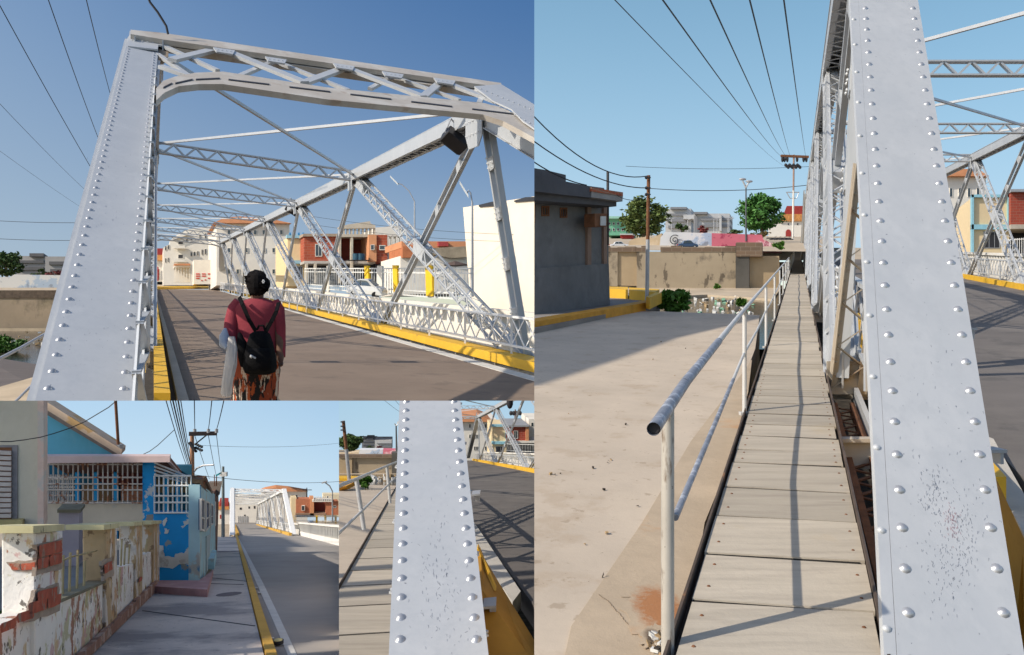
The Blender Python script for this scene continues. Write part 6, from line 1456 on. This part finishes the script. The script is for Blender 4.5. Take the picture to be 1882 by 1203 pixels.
wire(sag(at(355, 872, 60), at(640, 883, 90), .4), .02, 'long faint cable crossing the sky before the bridge', 'faint street cables'); wire(sag(at(365, 818, 60), at(640, 812, 90), .3), .012, 'fainter upper cable crossing the sky before the bridge', 'faint street cables')
# ruined garden wall with pillars
GW = Pl(gnd(165, 1203, 1.5), gnd(290, 1081, 1.5)); GW.n = GW.n if GW.n.x > 0 else -GW.n
peel = mat('peeling_wall', (.82, .80, .76), .95, 0, .10, 1.2, bump=.8, bscale=7, layers=[((.60, .42, .20), 1.8, .595, .02, .85, (1, 1, .6)), ((.50, .48, .26), 2.0, .56, .02, .8), ((.60, .36, .36), 1.7, .60, .02, .8), ((.36, .15, .08), 2.6, .575, .02, .9, (1, 1, .8)), ((.07, .06, .05), 6, .60, .02, .85)])
peel2 = mat('brown_peeling_wall', (.52, .38, .22), .95, 0, .2, 1.6, bump=.5, bscale=8, layers=[((.74, .70, .64), 2.2, .52, .02, .9, (1, 1, .4)), ((.20, .13, .08), 5, .57, .03, .8), ((.55, .30, .12), 3, .58, .03, .8)])
capm = mat('ochre_cap', (.60, .55, .32), .9, 0, .2, 2.5, layers=[((.08, .07, .06), 5, .6, .05, .8)])
rb = mat('exposed_brick', (.48, .12, .07), .95, 0, .3, 7, bump=.8, layers=[((.36, .28, .22), 6, .56, .04, .8), ((.22, .06, .04), 3, .58, .06, .7)])
gwt = thing('garden_wall', GW.hit(200, 1165), 'crumbling plastered garden wall with four pillars along the pavement', 'wall')
def gpill(side, front_w, top_y, bot, m1, cap):
    """pillar: its street face on the wall line and its width towards the yard"""
    x0, x1 = side
    P = [GW.hit(x0, top_y[0]), GW.hit(x1, top_y[1]), GW.hit(x1, bot[1]), GW.hit(x0, bot[0])]
    d = P[0].y; w = front_w / F * d
    p = MB().prism(P, V((-w, 0, 0))).build('pillar', m1, gwt, bevel=.012)
    cx = [GW.hit(x0 - 4, cap[0], .06), GW.hit(x1 + 4, cap[1], .06)]
    h = UP * cap[2] / F * d
    q = MB(); n = V((-w - .16, 0, 0)); q.hexa([cx[0], cx[1], cx[1] + n, cx[0] + n], [c_ - h for c_ in (cx[0], cx[1], cx[1] + n, cx[0] + n)]); q.build('cap', capm, p)
    return p, P, w
p1, P1, w1_ = gpill((65, 115), 62, (978, 974), (1300, 1180), peel, (966, 963, 13))
p2, P2, w2_ = gpill((195, 215), 43, (970, 968), (1180, 1156), peel2, (964, 961, 9))
p3, P3, w3_ = gpill((250, 262), 31, (964, 963), (1122, 1110), peel2, (959, 958, 7))
p4, P4, w4_ = gpill((282, 293), 20, (962, 961), (1090, 1079), peel2, (957, 956, 6))
for poly in ([(-30, 1165), (65, 1115), (65, 1300), (-30, 1400)], [(100, 1108), (196, 1068), (196, 1178), (100, 1290)], [(214, 1044), (251, 1034), (251, 1126), (214, 1160)], [(261, 1020), (283, 1012), (283, 1092), (261, 1112)]):
    P = on(GW, poly, -.04); MB().prism(P, V((-.16, 0, 0))).build('wall_panel', peel, gwt)
# exposed bricks on the near pillar: street face and yard-side face
fpn = front(P1[0].y - .012)
def brick_face(pl, pts, off, parent):
    if pl is GW or True:
        out = []
        for k in range(len(pts)):
            a, b = pts[k], pts[(k + 1) % len(pts)]
            for u_ in range(5): out.append((a[0] + (b[0] - a[0]) * u_ / 5 + random.uniform(-.7, .7), a[1] + (b[1] - a[1]) * u_ / 5 + random.uniform(-.7, .7)))
        return MB().prism(on(pl, out, off), V((-.02, .05, 0))).build('exposed_brick', rb, parent)
# a band of broken plaster shows rows of brick with pale mortar between
mort = mat('mortar_bed', (.40, .33, .27), .95, 0, .2, 6, bump=.6)
for pts in ([(68, 1000), (114, 990), (114, 1046), (66, 1056)], [(66, 1084), (108, 1072), (110, 1122), (50, 1144)], [(188, 1030), (207, 1022), (208, 1058), (190, 1066)]):
    ragged(GW, pts, mort, .012, 2.2, 5, gwt, 'broken_plaster', .03)
for pts, off in (([(72, 1004), (112, 995), (113, 1014), (73, 1024)], .03), ([(70, 1029), (88, 1025), (88, 1042), (70, 1046)], .028), ([(91, 1023), (113, 1018), (112, 1035), (92, 1040)], .026), ([(69, 1090), (104, 1081), (103, 1096), (70, 1106)], .03), ([(52, 1112), (84, 1103), (84, 1120), (54, 1129)], .035), ([(88, 1101), (112, 1093), (110, 1110), (88, 1118)], .032), ([(30, 1132), (60, 1122), (60, 1136), (32, 1145)], .035), ([(0, 1150), (26, 1140), (26, 1154), (2, 1163)], .035)):
    brick_face(GW, pts, off, p1 or gwt)
fq = front(GW.hit(66, 1040).y - .02); fq.n = V((0, -1, 0))
ragged(fq, [(12, 1032), (66, 1030), (66, 1052), (24, 1050)], mort, .005, 1.6, 5, p1 or gwt, 'broken_plaster', .02)
for pts in ([(16, 1035), (36, 1036), (36, 1047), (22, 1047)], [(39, 1036), (64, 1034), (64, 1047), (39, 1048)]): brick_face(fq, pts, .012, p1 or gwt)
for pts, off in (([(191, 1040), (205, 1032), (206, 1046), (193, 1054)], .03), ([(255, 1064), (261, 1060), (261, 1066), (256, 1070)], .03)): brick_face(GW, pts, off, p2 or gwt)
MB().prism(on(GW, [(100, 1106), (196, 1066), (196, 1070), (102, 1112)], .0), V((-.22, 0, 0))).build('wall_coping', mat('mossy_cap', (.18, .17, .12)), gwt)
ir = mat('old_yellow_iron', (.40, .33, .18), .8, 0, .3, 5, layers=[((.15, .06, .03), 5, .58, .05, .8)])
q = MB()
for x, y0, y1 in ((114, 1020, 1098), (127, 1015, 1092), (141, 1010, 1084), (154, 1030, 1078), (222, 990, 1040), (228, 1000, 1038), (236, 1000, 1036), (268, 990, 1016), (273, 990, 1014)): q.tube([GW.hit(x, y1, -.1), GW.hit(x + 2, y0, -.1)], .014, 5)
q.tube([GW.hit(112, 1032, -.1), GW.hit(130, 1023, -.1), GW.hit(178, 1012, -.1)], .01, 5); q.tube([GW.hit(116, 1090, -.1), GW.hit(118, 1100, -.1), GW.hit(128, 1096, -.1)], .01, 5)
q.build('iron_railing', ir, gwt)
q = MB(); [q.prism(on(GW, [(x, 1199 - (x - 168) * .98 - 12 - random.random() * 5), (x + 14, 1185 - (x - 168) * .98 - 12 - random.random() * 4), (x + 14, 1190 - (x - 168) * .98), (x, 1204 - (x - 168) * .98)], .04), V((-.06, 0, 0))) for x in range(120, 286, 13)]; q.build('base_brick', mat('base_rubble', (.34, .19, .14), .95, 0, .3, 3, bump=.8, layers=[((.50, .40, .34), 3, .54, .04, .8), ((.12, .1, .08), 5, .58, .04, .8)]), gwt)
t = thing('grass_tuft', at(4, 1150, 9), 'green weeds at the left edge by the broken pillar', 'weeds'); MB().leaves(at(2, 1136, 9), .08, .1, .12, 150, .03).build('foliage', mat('fresh_leaves', (.07, .17, .02)), t)
# unseen roof added at the left, its edge cut to shape the street's shade
H4 = 16.0
def lift(x, y, lvl=1.6):
    p = gnd(x, y, lvl); return p - SUN_DIR * ((H4 - p.z) / -SUN_DIR.z)
cl_ = CLIPS; CLIPS = []
pa = [lift(*p) for p in [(437, 984), (508, 987), (552, 1005), (500, 1004), (455, 1003), (437, 1003)]]
pb = [lift(*p) for p in [(300, 984), (437, 984), (437, 1003), (455, 1003), (470, 1022), (528, 1020), (563, 1028), (537, 1030), (560, 1048), (554, 1052), (578, 1064), (574, 1068), (604, 1080), (600, 1084), (622, 1090), (700, 1130)]]
pb += [V((pb[-1].x, -8, H4)), V((-52, -8, H4)), V((-52, 40, H4)), V((-75, 60, H4))]
t = thing('added_shade_roof', (-60, 0, -4), 'unseen broad flat roof added beside the street, its irregular edge shaped for shade', 'canopy')
MB().prism(pa, UP * .3).build('roof', galv, t); MB().prism(pb, UP * .3).build('roof', galv, t)
for p in pb[-3:-1]: MB().beam(V((p.x, p.y, -14)), V((p.x, p.y, H4)), .5, .5).build('leg', galv, t)
CLIPS = cl_
